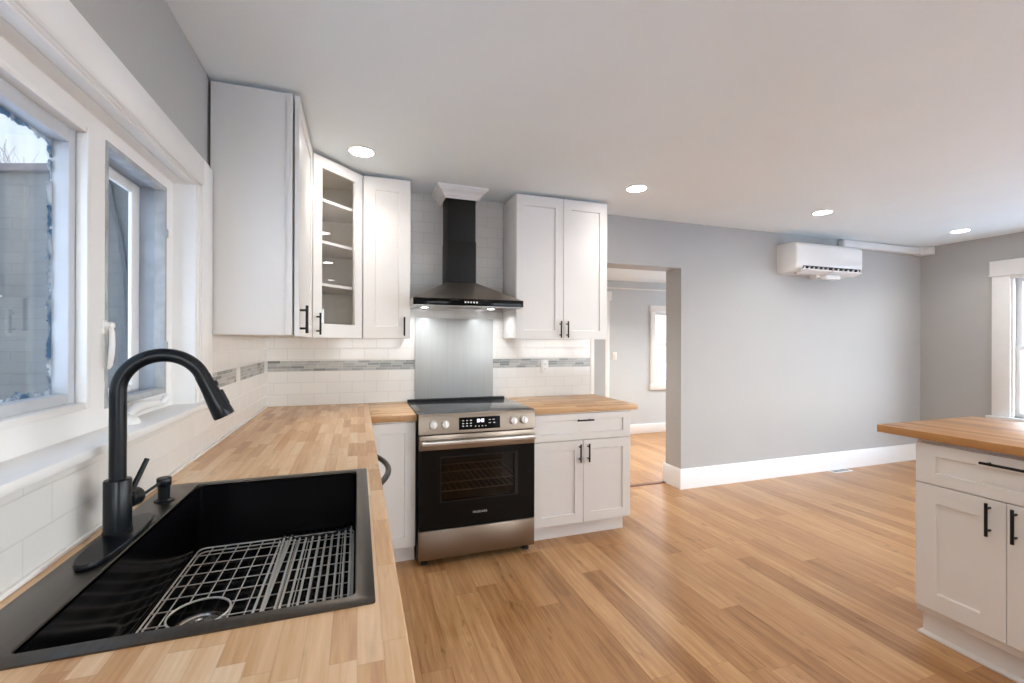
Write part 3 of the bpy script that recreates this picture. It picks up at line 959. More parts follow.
# slanted control panel
m = MB()
m.prism([(RYF - 0.002, 0.815), (RYF + 0.004, 0.918), (RYF + 0.010, 0.934), (RYF + 0.022, 0.937), (RYF + 0.05, 0.937), (RYF + 0.05, 0.815)], RX0, RX1)
cp = m.build('control_panel', 'warm_steel', rg_)
pf = lambda z: RYF - 0.002 + (z - 0.815) * 0.006 / 0.103
m = MB()
m.prism([(pf(0.832) - 0.002, 0.832), (pf(0.908) - 0.002, 0.908), (pf(0.908) + 0.004, 0.908), (pf(0.832) + 0.004, 0.832)], 0.597, 0.866)
ds = m.build('display', 'blackglass', cp)
m = MB()
y = pf(0.87) - 0.0032


def glyph(x0, x1, z0, z1):
    m.box(x0, x1, y - 0.0004, y + 0.001, z0, z1)


for x in (0.714, 0.741):      # two round clock digits
    glyph(x, x + 0.005, 0.876, 0.893)
    glyph(x + 0.012, x + 0.017, 0.876, 0.893)
    glyph(x, x + 0.017, 0.890, 0.894)
    glyph(x, x + 0.017, 0.875, 0.879)
glyph(0.733, 0.739, 0.883, 0.887)
m.build('clock_digits', 'clock', ds)
sym = [(x, x + 0.011, zz, zz + 0.0045) for zz in (0.852, 0.868, 0.886) for x in (0.618, 0.643, 0.668)]
sym += [(x, x + 0.008, 0.848, 0.852) for x in (0.70, 0.722, 0.744, 0.766)]
sym += [(x, x + 0.014, zz, zz + 0.003) for x, zz in ((0.79, 0.886), (0.815, 0.886), (0.79, 0.866), (0.82, 0.866))]
for g in sym:
    m = MB()
    glyph(*g)
    m.build('display_symbol', 'display', ds)
for x in (0.437, 0.510, 0.955, 1.028):
    z = 0.873
    yk = pf(z)
    kn = MB().lathe([(0.0255, 0), (0.0255, 0.004), (0.0235, 0.008), (0.0225, 0.022), (0.0205, 0.026), (0.0, 0.0265)], (x, yk, z), (0, -1, 0.03), 28)
    kn = kn.build('knob', 'knob', cp)
    MB().box(x - 0.0045, x + 0.0045, yk - 0.034, yk - 0.022, z - 0.021, z + 0.021, bev=0.002).build('grip', 'knob', kn)
# oven door: black glass with a window, steel top band and bar handle
DZ0, DZ1 = 0.226, 0.808
GX0, GX1, GZa, GZb = 0.487, 0.968, 0.395, 0.665
m = MB()
xs, zs = [RX0 + 0.002, GX0, GX1, RX1 - 0.002], [DZ0, GZa, GZb, 0.716]
m.at((0, RYF + 0.045, 0), (1, 0, 0), (0, 0, 1)).cells(xs, zs, {(1, 1)}, 0.006, 0.043)
dv = m.build('oven_door', 'blackglass', rg_)
boxes('window_border', 'black', [(GX0 - 0.004, GX1 + 0.022, RYF + 0.0012, RYF + 0.0022, GZa - 0.006, GZa), (GX0 - 0.004, GX1 + 0.022, RYF + 0.0012, RYF + 0.0022, GZb, GZb + 0.006),
                                (GX0 - 0.006, GX0, RYF + 0.0012, RYF + 0.0022, GZa, GZb), (GX1, GX1 + 0.022, RYF + 0.0012, RYF + 0.0022, GZa, GZb)], dv)
boxes('door_glass', 'oven_glass', [(GX0, GX1, RYF + 0.006, RYF + 0.010, GZa, GZb)], dv)
m = MB().box(RX0 + 0.002, RX1 - 0.002, RYF - 0.002, RYF + 0.043, 0.7165, DZ1, bev=0.003)
m.build('top_band', 'warm_steel', dv)
m = MB()
hz, hy = 0.768, RYF - 0.052
m.box(RX0 + 0.012, RX1 - 0.012, hy - 0.008, hy + 0.010, hz - 0.014, hz + 0.014, bev=0.007, seg=3)
for x in (RX0 + 0.03, RX1 - 0.03):
    m.box(x - 0.012, x + 0.012, hy + 0.008, RYF + 0.001, hz - 0.010, hz + 0.010, bev=0.003)
m.build('handle', 'steel', dv)
fc = bpy.data.curves.new('logo', 'FONT')
fc.body = 'FRIGIDAIRE'
fc.size = 0.0185
fc.align_x = 'CENTER'
fc.extrude = 0.0004
to = bpy.data.objects.new('logo', fc)
COL.objects.link(to)
bpy.context.view_layer.update()
me = bpy.data.meshes.new_from_object(to.evaluated_get(bpy.context.evaluated_depsgraph_get()))
bpy.data.objects.remove(to)
lg = bpy.data.objects.new('logo', me)
me.materials.clear()
me.materials.append(M['silver_print'])
COL.objects.link(lg)
lg.parent = dv
lg.rotation_euler = (PI / 2, 0, 0)
lg.location = Vector((0.735, RYF + 0.0015, 0.302)) - WORLD[dv.name]
# oven cavity and racks seen through the window
m = MB()
cx0, cx1, cy0, cy1, cz0, cz1 = 0.42, 1.04, RYF + 0.05, 3.25, 0.30, 0.76
for bx in ((cx0 - 0.01, cx0, cy0, cy1, cz0, cz1), (cx1, cx1 + 0.01, cy0, cy1, cz0, cz1), (cx0 - 0.01, cx1 + 0.01, cy1, cy1 + 0.01, cz0, cz1),
           (cx0, cx1, cy0, cy1, cz0 - 0.01, cz0), (cx0, cx1, cy0, cy1, cz1, cz1 + 0.01)):
    m.box(*bx)
m.build('oven_interior', 'oven_in', rg_)
for zz in (0.435, 0.49):
    m = MB()
    for yy in (cy0 + 0.02, cy1 - 0.02):
        m.cyl((cx0 + 0.005, yy, zz), (cx1 - 0.005, yy, zz), 0.004, seg=8)
    for i in range(15):
        x = cx0 + 0.03 + i * 0.04
        m.cyl((x, cy0 + 0.02, zz), (x, cy1 - 0.02, zz), 0.002, seg=6)
    m.build('oven_rack', 'wire', rg_)
m = MB().box(RX0 + 0.002, RX1 - 0.002, RYF, RYF + 0.045, 0.046, 0.2215, bev=0.003)
m.build('storage_drawer', 'warm_steel', rg_)
for x in (RX0 + 0.04, RX1 - 0.04):
    for yy in (RYF + 0.06, 3.37):
        MB().lathe([(0.02, 0), (0.02, 0.012), (0.009, 0.016), (0.009, 0.036)], (x, yy, 0), (0, 0, 1), 14).build('foot', 'rubber', rg_)

# ------------------------------------------------------------------ base cabinets
CT, CU = 0.93, 0.893          # worktop top and underside
cb = thing('base_cabinet', 'white base cabinet with drawer over two doors right of the range', 'cabinet', (1.505, 3.15, 0))
boxes('body', 'cab', [(1.115, 1.898, 2.838, TB - 0.001, 0.108, CU - 0.003)], cb, bev=0.001)
boxes('toe_kick', 'cab', [(1.115, 1.872, 2.885, 2.90, 0, 0.108), (1.86, 1.872, 2.90, 3.44, 0, 0.108)], cb)
dw = MB().at((1.121, 2.818, 0.697)).shaker(0.771, 0.183, fw=0.06, fb=0.045, ft=0.045).build('drawer', 'cab', cb)
bar_pull(dw, (1.51, 2.818, 0.835), (1, 0, 0), (0, -1, 0), length=0.128)
for x0, hx in ((1.121, 1.473), (1.508, 1.54)):
    dr = MB().at((x0, 2.818, 0.113)).shaker(0.384, 0.578, fw=0.064).build('door', 'cab', cb)
    bar_pull(dr, (hx, 2.818, 0.605), (0, 0, 1), (0, -1, 0))

cn = thing('base_cabinet', 'narrow white base cabinet door squeezed between the sink counter and the range', 'cabinet', (0.19, 3.15, 0))
boxes('body', 'cab', [(0.048, 0.342, 2.838, TB - 0.001, 0.108, CU - 0.001)], cn, bev=0.001)
boxes('toe_kick', 'cab', [(0.048, 0.342, 2.885, 2.90, 0, 0.108)], cn)
dr = MB().at((0.062, 2.818, 0.113)).shaker(0.276, 0.768, fw=0.062).build('door', 'cab', cn)
bar_pull(dr, (0.085, 2.818, 0.785), (0, 0, 1), (0, -1, 0), length=0.1)

# left run, under the sink counter
cs = thing('base_cabinet', 'white sink base cabinet below the black sink', 'cabinet', (-0.27, 1.25, 0))
boxes('body', 'cab', [(-0.56, -0.542, 0.72, 1.78, 0.108, CU - 0.001), (-0.56, 0.024, 0.72, 0.738, 0.108, CU - 0.001), (-0.56, 0.024, 1.762, 1.78, 0.108, CU - 0.001), (-0.542, 0.024, 0.738, 1.762, 0.108, 0.126)], cs)
boxes('toe_kick', 'cab', [(-0.05, -0.035, 0.72, 1.78, 0, 0.108)], cs)
for y0, hy_ in ((0.724, 1.21), (1.254, 1.29)):
    dr = MB().at((0.044, y0, 0.113), (0, 1, 0), (-1, 0, 0)).shaker(0.522, 0.768, fw=0.062).build('door', 'cab', cs)
    bar_pull(dr, (0.044, hy_, 0.78), (0, 0, 1), (1, 0, 0), length=0.12, stand=0.02)
cl = thing('base_cabinet', 'white base cabinet at the near end of the sink counter', 'cabinet', (-0.27, 0.1, 0))
boxes('body', 'cab', [(-0.56, 0.024, -0.57, 0.715, 0.108, CU - 0.001)], cl, bev=0.001)
boxes('toe_kick', 'cab', [(-0.05, -0.035, -0.57, 0.715, 0, 0.108)], cl)
for y0, hy_ in ((-0.566, 0.03), (0.076, 0.12)):
    dr = MB().at((0.044, y0, 0.113), (0, 1, 0), (-1, 0, 0)).shaker(0.636, 0.768, fw=0.062).build('door', 'cab', cl)
    bar_pull(dr, (0.044, hy_, 0.78), (0, 0, 1), (1, 0, 0), length=0.12, stand=0.02)

cc = thing('base_cabinet', 'plain white blind corner base cabinet past the dishwasher', 'cabinet', (-0.26, 2.95, 0))
boxes('body', 'cab', [(-0.56, 0.022, 2.444, TB - 0.002, 0.108, CU - 0.001)], cc, bev=0.001)
boxes('filler_panel', 'cab', [(0.0245, 0.046, 2.444, 2.836, 0.113, CU - 0.012)], cc, bev=0.001)
boxes('toe_kick', 'cab', [(-0.05, -0.035, 2.444, 2.885, 0, 0.107), (-0.05, 0.046, 2.885, 2.90, 0, 0.107)], cc)
# dishwasher with a bowed handle
dwm = thing('dishwasher', 'dishwasher under the counter with a bowed dark grey handle', 'dishwasher', (-0.25, 2.12, 0))
boxes('body', 'black', [(-0.55, 0.01, 1.80, 2.44, 0.02, CU - 0.003)], dwm, bev=0.002)
boxes('door', 'warm_steel', [(0.0105, 0.046, 1.802, 2.438, 0.11, CU - 0.006)], dwm, bev=0.004)
m = MB()
pts = []
for i in range(17):
    t = i / 16
    s = math.sin(PI * t)
    pts.append((0.050 + 0.082 * s ** 0.7, 1.835 + 0.57 * t, 0.805))
m.tube(pts, 0.0125, 14)
m.lathe([(0.018, 0), (0.018, 0.008), (0.013, 0.014)], (0.044, 1.835, 0.805), (1, 0.0, 0), 16)
m.lathe([(0.018, 0), (0.018, 0.008), (0.013, 0.014)], (0.044, 2.405, 0.805), (1, 0.0, 0), 16)
m.build('handle', 'handle_grey', dwm)

# ------------------------------------------------------------------ worktops
SX0, SX1, SY0, SY1 = -0.563, 0.030, 0.806, 1.665        # sink outline
m = MB().cells([-0.588, SX0 + 0.012, SX1 - 0.012, 0.074], [-0.6, SY0 + 0.012, SY1 - 0.012, TB - 0.001], {(1, 1)}, CU, CT)
o = m.build('countertop', 'butcher_y')
tag(o, 'long pale butcher block countertop along the window with the sink set in', 'countertop')
bv = o.modifiers.new('eased_edge', 'BEVEL')
bv.width = 0.003
bv.segments = 2
o = MB().box(0.0745, 0.346, 2.80, TB - 0.001, CU, CT, bev=0.003).build('countertop', 'butcher_x')
tag(o, 'short piece of butcher block countertop left of the range', 'countertop')
o = MB().box(1.112, 1.945, 2.80, TB - 0.001, CU - 0.002, CT - 0.002, bev=0.003).build('countertop', 'butcher_x')
tag(o, 'butcher block countertop right of the range, ending at the passage', 'countertop')

# ------------------------------------------------------------------ sink
sk = thing('kitchen_sink', 'black drop-in kitchen sink in the butcher block counter', 'sink', (-0.257, 1.235, 0.70))
BX0, BX1, BY0, BY1 = -0.473, -0.002, 0.836, 1.642        # bowl
RZ = CT + 0.004


def rrect(x0, x1, y0, y1, r, n=5):
    out = []
    for cx, cy, a0 in ((x1 - r, y1 - r, 0), (x0 + r, y1 - r, 90), (x0 + r, y0 + r, 180), (x1 - r, y0 + r, 270)):
        for i in range(n + 1):
            t = R(a0 + 90 * i / n)
            out.append((cx + r * math.cos(t), cy + r * math.sin(t)))
    return out


def lift(p, z):
    return [(x, y, z) for x, y in p]


m = MB()
m.rings([lift(rrect(SX0, SX1, SY0, SY1, 0.006), CT), lift(rrect(SX0, SX1, SY0, SY1, 0.006), RZ - 0.001), lift(rrect(SX0 + 0.0015, SX1 - 0.0015, SY0 + 0.0015, SY1 - 0.0015, 0.006), RZ),
         lift(rrect(BX0, BX1, BY0, BY1, 0.012), RZ), lift(rrect(BX0 + 0.002, BX1 - 0.002, BY0 + 0.002, BY1 - 0.002, 0.012), RZ - 0.003),
         lift(rrect(BX0 + 0.002, BX1 - 0.002, BY0 + 0.002, BY1 - 0.002, 0.012), CT - 0.006), lift(rrect(BX0 - 0.01, BX1 + 0.01, BY0 - 0.01, BY1 + 0.01, 0.012), CT - 0.002)], closed=True)
m.build('rim', 'sink_rim', sk)
SB = 0.705
DC = (-0.355, 1.245)
m = MB()
q = 0.002
inner = [lift(rrect(BX0 + q, BX1 - q, BY0 + q, BY1 - q, 0.012), RZ - 0.004), lift(rrect(BX0 + q, BX1 - q, BY0 + q, BY1 - q, 0.012), SB + 0.012),
         lift(rrect(BX0 + q + 0.004, BX1 - q - 0.004, BY0 + q + 0.004, BY1 - q - 0.004, 0.012), SB + 0.003),
         lift(rrect(BX0 + q + 0.012, BX1 - q - 0.012, BY0 + q + 0.012, BY1 - q - 0.012, 0.012), SB)]
outer = [lift(rrect(BX0 - 0.001, BX1 + 0.001, BY0 - 0.001, BY1 + 0.001, 0.014), SB - 0.003), lift(rrect(BX0 - 0.001, BX1 + 0.001, BY0 - 0.001, BY1 + 0.001, 0.014), RZ - 0.004)]
m.rings([list(reversed(r_)) for r_ in []] or inner, cap0=False, cap1=True)
m.rings(outer, cap0=True, cap1=False)
m.build('bowl', 'sink', sk)
m = MB().lathe([(0.056, 0), (0.056, 0.003), (0.046, 0.004), (0.043, 0.0015), (0.030, 0.0015), (0.026, 0.006), (0.010, 0.007), (0.008, 0.018), (0.0, 0.019)], (DC[0], DC[1], SB), (0, 0, 1), 32)
m.build('drain_strainer', 'chrome', sk)

# bottom grid resting in the bowl
gz = 0.737
gd = thing('sink_grid', 'stainless wire bottom grid with a round drain hole inside the black sink', 'sink grid', (-0.24, 1.24, SB))
gx0, gx1, gy0, gy1 = BX0 + 0.012, BX1 - 0.010, BY0 + 0.016, BY1 - 0.014
m = MB()
m.tube([(x, y, gz) for x, y in rrect(gx0, gx1, gy0, gy1, 0.02, 4)], 0.0024, 8, closed=True)
m.tube([(x, y, gz - 0.010) for x, y in rrect(gx0 + 0.003, gx1 - 0.003, gy0 + 0.003, gy1 - 0.003, 0.02, 4)], 0.0022, 6, closed=True)
m.build('frame', 'wire', gd)
hr = 0.064
m = MB()
m.tube([(DC[0] + hr * math.cos(2 * PI * i / 28), DC[1] + hr * math.sin(2 * PI * i / 28), gz) for i in range(28)], 0.0026, 8, closed=True)
m.build('drain_ring', 'wire', gd)


def seg_wire(par, p, q, axis):
    """a wire cut where it meets the drain ring"""
    k = 1 - axis
    dlt = p[axis] - DC[axis]
    spans = [(p[k], q[k])]
    if abs(dlt) < hr:
        h = math.sqrt(hr * hr - dlt * dlt)
        spans = [(p[k], DC[k] - h), (DC[k] + h, q[k])]
    mm = MB()
    for s0, s1 in spans:
        a_ = [0, 0, gz - (0.0022 if axis == 0 else -0.0022)]
        b_ = list(a_)
        a_[axis] = b_[axis] = p[axis]
        a_[k], b_[k] = s0, s1
        mm.cyl(a_, b_, 0.0016, seg=6)
    mm.build('wire', 'wire', par)


nxw, nyw = 13, 13
for i in range(1, nxw):
    x = gx0 + (gx1 - gx0) * i / nxw
    seg_wire(gd, (x, gy0), (x, gy1), 0)
for j in range(1, nyw):
    y = gy0 + (gy1 - gy0) * j / nyw
    seg_wire(gd, (gx0, y), (gx1, y), 1)
for fx in (gx0 + 0.05, gx1 - 0.05):
    for fy in (gy0 + 0.06, gy0 + 0.34, gy1 - 0.24, gy1 - 0.06):
        MB().lathe([(0.008, 0), (0.009, 0.004), (0.009, 0.018), (0.006, 0.028)], (fx, fy, SB), (0, 0, 1), 12).build('rubber_foot', 'rubber', gd)

# roll-up drying rack lying on the grid, its left rods bunched up
rk = thing('drying_rack', 'roll-up drying rack of steel rods with one side bunched, inside the sink', 'drying rack', (-0.12, 1.3, gz))
rz = gz + 0.0022 + 0.0019 + 0.0036
rx_ = [-0.232, -0.222, -0.211, -0.201, -0.190, -0.176, -0.157, -0.137, -0.117, -0.097, -0.077, -0.057, -0.037, -0.020]
ztw = []
for i, x in enumerate(rx_):
    tilt = 0.012 * math.sin(i * 1.7) if i < 5 else 0.0
    zz = rz + (0.006 if i in (1, 3) else 0.0) + (0.004 * max(0, i - 10))
    ztw.append(zz)
    yt = 1.60 + (0.004 if i % 2 else 0)
    MB().cyl((x + tilt, 1.02, zz), (x, yt, zz), 0.0034, seg=8).build('rod', 'wire', rk)
for yy in (1.592, 1.035):
    m = MB()
    m.tube([(x, yy + (0.003 if i % 2 else -0.003), ztw[i] + 0.0005) for i, x in enumerate(rx_)], 0.0052, 8)
    m.build('silicone_band', 'rubber', rk)

# ------------------------------------------------------------------ faucet
FX, FYc = -0.520, 1.263
fa = thing('faucet', 'matte black gooseneck pull-down faucet behind the sink', 'faucet', (FX, FYc, RZ))
pl_ = []
for i in range(36):
    t = 2 * PI * i / 36
    # pointed-oval deck plate
    sx = math.cos(t)
    sy = math.sin(t)
    pl_.append((FX + 0.012 + 0.034 * (abs(sx) ** 0.8) * (1 if sx > 0 else -1), FYc - 0.026 + 0.145 * (abs(sy) ** 0.75) * (1 if sy > 0 else -1)))
MB().vprism(pl_, RZ, RZ + 0.011, bev=0.003).build('deck_plate', 'faucet', fa)
m = MB().lathe([(0.0275, 0), (0.0275, 0.004), (0.0258, 0.006), (0.0258, 0.117), (0.0245, 0.120), (0.016, 0.1205), (0.0, 0.1205)], (FX, FYc, RZ + 0.011), (0, 0, 1), 36)
m.build('body', 'faucet', fa)
ca = R(12)
ux, uy = math.cos(ca), math.sin(ca)
r_arc = 0.0825
zc_ = 1.266
pts = [(FX, FYc, 1.06), (FX, FYc, 1.12), (FX, FYc, 1.18), (FX, FYc, 1.23)]
endang = 159
for i in range(0, 25):
    t = R(endang) * i / 24
    h = r_arc * (1 - math.cos(t))
    pts.append((FX + ux * h, FYc + uy * h, zc_ + r_arc * math.sin(t)))
m = MB().tube(pts, 0.0162, 24)
m.build('spout', 'faucet', fa)
pe, pd = Vector(pts[-1]), (Vector(pts[-1]) - Vector(pts[-2])).normalized()
sh = MB().lathe([(0.0162, -0.002), (0.0170, 0.0), (0.0172, 0.012), (0.0190, 0.042), (0.0228, 0.085), (0.0246, 0.108), (0.0236, 0.112), (0.019, 0.1125), (0.017, 0.109), (0.0, 0.109)], pe, pd, 28).build('spray_head', 'faucet', fa)
hn = Vector((ux, uy, 0))
side = (hn - pd * hn.dot(pd)).normalized()
bpos = pe + pd * 0.066 + side * 0.0205
MB().at(bpos, pd, side).box(-0.018, 0.022, -0.004, 0.0035, -0.007, 0.007, bev=0.002).build('spray_button', 'rubber', sh)
bp2 = pe + pd * 0.028 + side * 0.0185
MB().at(bp2, pd, side).box(-0.006, 0.006, -0.003, 0.0035, -0.006, 0.006, bev=0.0015).build('spray_button', 'rubber', sh)
hz_ = RZ + 0.076
hd2 = Vector((0.30, 0.95, 0)).normalized()
hs = Vector((FX, FYc, hz_)) + hd2 * 0.0225
m = MB().lathe([(0.019, 0), (0.019, 0.004), (0.0215, 0.006), (0.0215, 0.030), (0.019, 0.034), (0.0, 0.0345)], hs, hd2, 26)
lv = m.build('handle', 'faucet', fa)
b0 = hs + hd2 * 0.018 + Vector((0, 0, 0.018))
MB().cyl(b0, b0 + Vector((0.020, 0.026, 0.066)), 0.0062, 0.0055, 14).build('lever', 'faucet', lv)

# soap dispenser
sd = thing('soap_dispenser', 'small black soap dispenser pump beside the faucet', 'soap dispenser', (-0.514, 1.505, RZ))
MB().lathe([(0.0235, 0), (0.0235, 0.003), (0.017, 0.006), (0.0145, 0.009), (0.0145, 0.040), (0.012, 0.042), (0.0, 0.042)], (-0.514, 1.505, RZ), (0, 0, 1), 24).build('body', 'faucet', sd)
pm = MB().lathe([(0.0165, 0), (0.0175, 0.002), (0.0175, 0.020), (0.016, 0.0225), (0.0, 0.023)], (-0.514, 1.505, RZ + 0.0425), (0, 0, 1), 24).build('pump_head', 'faucet', sd)
MB().tube([(-0.514, 1.489, RZ + 0.056), (-0.517, 1.46, RZ + 0.0555), (-0.520, 1.43, RZ + 0.054), (-0.523, 1.405, RZ + 0.052)], [0.0042, 0.0042, 0.004, 0.0038], 12).build('nozzle', 'faucet', pm)

# ------------------------------------------------------------------ outlets and switch


def outlet(x, y, z, lab):
    t = thing('wall_outlet', lab, 'outlet', (x, y, z - 0.057))
    MB().box(x - 0.035, x + 0.035, y - 0.006, y, z - 0.057, z + 0.057, bev=0.003).build('cover_plate', 'plastic', t)
    for s in (-1, 1):
        zc = z + s * 0.02
        rc = MB().at((x, y - 0.0075, zc), (1, 0, 0), (0, 0, 1)).vprism(rrect(-0.016, 0.016, -0.0145, 0.0145, 0.007), -0.0005, 0.002).build('receptacle', 'plastic', t)
        mm = MB()
        mm.box(x - 0.0075, x - 0.005, y - 0.0105, y - 0.0075, zc - 0.002, zc + 0.007)
        mm.box(x + 0.005, x + 0.0075, y - 0.0105, y - 0.0075, zc - 0.002, zc + 0.006)
        mm.cyl((x, y - 0.0075, zc - 0.008), (x, y - 0.0105, zc - 0.008), 0.0025, seg=10)
        mm.build('slots', 'dark', rc)
    return t


outlet(1.481, TB, 1.178, 'white duplex outlet on the mosaic band right of the range')
t = thing('light_switch', 'white light switch on the hall wall seen through the passage', 'light switch', (3.602, HY, 1.12))
MB().box(3.565, 3.640, HY - 0.006, HY, 1.12, 1.238, bev=0.003).build('cover_plate', 'plastic', t)
MB().box(3.596, 3.609, HY - 0.014, HY - 0.006, 1.168, 1.192, bev=0.002).build('toggle', 'plastic', t)

# ------------------------------------------------------------------ island
IX, IT = 2.50, 0.972
isl = thing('island_cabinet', 'white island cabinet with a drawer over two doors, at the right', 'cabinet', (2.85, 1.06, 0))
boxes('body', 'cab', [(IX + 0.020, 3.18, 0.746, 1.385, 0.118, IT - 0.052)], isl, bev=0.001)
boxes('top_rail', 'cab', [(IX + 0.035, 3.17, 0.75, 1.375, IT - 0.052, IT - 0.036)], isl)
boxes('toe_kick', 'cab', [(IX + 0.058, 3.15, 0.746, 1.38, 0.0, 0.118)], isl)
sm = MB()
sm.rings([[(IX + 0.058, 1.380, 0), (IX + 0.043, 1.395, 0), (IX + 0.043, 1.395, 0.008), (IX + 0.050, 1.388, 0.016), (IX + 0.058, 1.380, 0.018)],
          [(IX + 0.058, 0.746, 0), (IX + 0.043, 0.746, 0), (IX + 0.043, 0.746, 0.008), (IX + 0.050, 0.746, 0.016), (IX + 0.058, 0.746, 0.018)]])
sm.rings([[(IX + 0.058, 1.380, 0), (IX + 0.043, 1.395, 0), (IX + 0.043, 1.395, 0.008), (IX + 0.050, 1.388, 0.016), (IX + 0.058, 1.380, 0.018)],
          [(3.15, 1.380, 0), (3.15, 1.395, 0), (3.15, 1.395, 0.008), (3.15, 1.388, 0.016), (3.15, 1.380, 0.018)]])
sm.build('shoe_moulding', 'cab', isl)
dw = MB().at((IX, 1.379, 0.733), (0, -1, 0), (1, 0, 0)).shaker(0.628, 0.183, fw=0.077, fb=0.052, ft=0.052).build('drawer', 'cab', isl)
bar_pull(dw, (IX, 1.052, 0.880), (0, 1, 0), (-1, 0, 0), length=0.17)
for y0, hy_ in ((1.379, 1.115), (1.064, 1.036)):
    dr = MB().at((IX, y0, 0.155), (0, -1, 0), (1, 0, 0)).shaker(0.313, 0.573, fw=0.080).build('door', 'cab', isl)
    bar_pull(dr, (IX, hy_, 0.648), (0, 0, 1), (-1, 0, 0), length=0.138)
il = thing('island_cabinet', 'white island cabinet nearer the camera, mostly outside the picture', 'cabinet', (2.85, 0.42, 0))
boxes('body', 'cab', [(IX + 0.020, 3.18, 0.1, 0.744, 0.118, IT - 0.052)], il, bev=0.001)
boxes('top_rail', 'cab', [(IX + 0.035, 3.17, 0.1, 0.744, IT - 0.052, IT - 0.036)], il)
boxes('toe_kick', 'cab', [(IX + 0.058, 3.15, 0.1, 0.744, 0.0, 0.118)], il)
dw = MB().at((IX, 0.740, 0.733), (0, -1, 0), (1, 0, 0)).shaker(0.628, 0.183, fw=0.077, fb=0.052, ft=0.052).build('drawer', 'cab', il)
bar_pull(dw, (IX, 0.426, 0.880), (0, 1, 0), (-1, 0, 0), length=0.17)
for y0, hy_ in ((0.740, 0.476), (0.425, 0.397)):
    dr = MB().at((IX, y0, 0.155), (0, -1, 0), (1, 0, 0)).shaker(0.313, 0.573, fw=0.080).build('door', 'cab', il)
    bar_pull(dr, (IX, hy_, 0.648), (0, 0, 1), (-1, 0, 0), length=0.138)
o = MB().box(2.476, 3.262, 0.0, 1.532, IT - 0.036, IT, bev=0.002).build('countertop', 'butcher_i')
tag(o, 'oiled brown butcher block top of the island at the right', 'countertop')

# ------------------------------------------------------------------ air conditioner and duct cover
ac = thing('air_conditioner', 'white wall-mounted mini-split air conditioner high on the grey wall', 'air conditioner', (4.56, 3.35, 2.09))
AX0, AX1 = 4.085, 5.03
prof = [(3.47, 2.088), (3.37, 2.094), (3.30, 2.105), (3.262, 2.128), (3.247, 2.155), (3.244, 2.20), (3.244, 2.34), (3.252, 2.368), (3.275, 2.386), (3.31, 2.392), (3.47, 2.392)]


def scaled(t, dx):
    # end cap rounding
    cy, cz = 3.36, 2.24
    return [(min(3.47, cy + (y - cy) * (1 - t)) if y < 3.469 else 3.47, cz + (z - cz) * (1 - t * 0.6)) for y, z in prof]


m = MB()
rg = []
for x, t in ((AX0, 0.16), (AX0 + 0.004, 0.08), (AX0 + 0.012, 0.03), (AX0 + 0.028, 0.0), (AX1 - 0.028, 0.0), (AX1 - 0.012, 0.03), (AX1 - 0.004, 0.08), (AX1, 0.16)):
    rg.append([(x, y, z) for y, z in scaled(t, 0)])
m.rings(rg)
m.build('housing', 'plastic', ac)
m = MB()
m.at((0, 0, 0)).prism([(3.259, 2.126), (3.245, 2.150), (3.250, 2.154), (3.264, 2.131)], AX0 + 0.09, AX1 - 0.035)
m.prism([(3.375, 2.0915), (3.262, 2.1255), (3.265, 2.1295), (3.376, 2.0955)], AX0 + 0.12, AX1 - 0.035)
m.build('air_outlet', 'dark', ac)
for (xa, xb) in ((AX0 + 0.07, 4.535), (4.555, AX1 - 0.05)):
    lv = MB().prism([(3.31, 2.078), (3.226, 2.106), (3.222, 2.114), (3.226, 2.118), (3.312, 2.090)], xa, xb).build('louver', 'plastic', ac)
    for i in range(6):
        x = xa + 0.03 + i * (xb - xa - 0.06) / 5
        MB().box(x, x + 0.008, 3.240, 3.275, 2.112, 2.142).build('vane', 'plastic', lv)
m = MB().box(4.44, 4.62, 3.315, 3.39, 2.050, 2.094, bev=0.004)
m.box(4.50, 4.70, 3.25, 3.316, 2.034, 2.074, bev=0.004)
m.build('sensor_cover', 'plastic', ac)

dc = thing('line_set_cover', 'white pipe duct cover running along the ceiling line to the corner', 'duct cover', (5.6, 3.43, 2.42))
m = MB()
pr_ = [(BY, 2.428), (BY - 0.058, 2.428), (BY - 0.066, 2.438), (BY - 0.066, 2.495), (BY - 0.058, 2.506), (BY, 2.506)]
m.prism(pr_, 5.02, 6.24)
m.build('duct', 'plastic', dc)
m = MB()
m.box(4.975, 5.022, BY - 0.070, BY, 2.424, 2.508, bev=0.012, seg=3)
m.build('end_cap', 'plastic', dc)
m = MB()
m.box(6.235, RX, BY - 0.080, BY, 2.416, 2.512, bev=0.008, seg=3)
m.box(6.285, RX, BY - 0.15, BY - 0.06, 2.416, 2.512, bev=0.012, seg=3)
m.build('elbow', 'plastic', dc)

# ------------------------------------------------------------------ floor register
fv = thing('floor_register', 'small white floor vent against the baseboard of the grey wall', 'vent', (4.92, 3.40, 0))
m = MB()
m.box(4.80, 5.06, 3.36, 3.45, 0.0, 0.005, bev=0.0015)
m.build('frame', 'plastic', fv)
m = MB()
for i in range(12):
    m.box(4.818 + i * 0.019, 4.826 + i * 0.019, 3.374, 3.436, 0.0045, 0.0058)
m.build('slot', 'dark', fv)

# ------------------------------------------------------------------ recessed ceiling lights


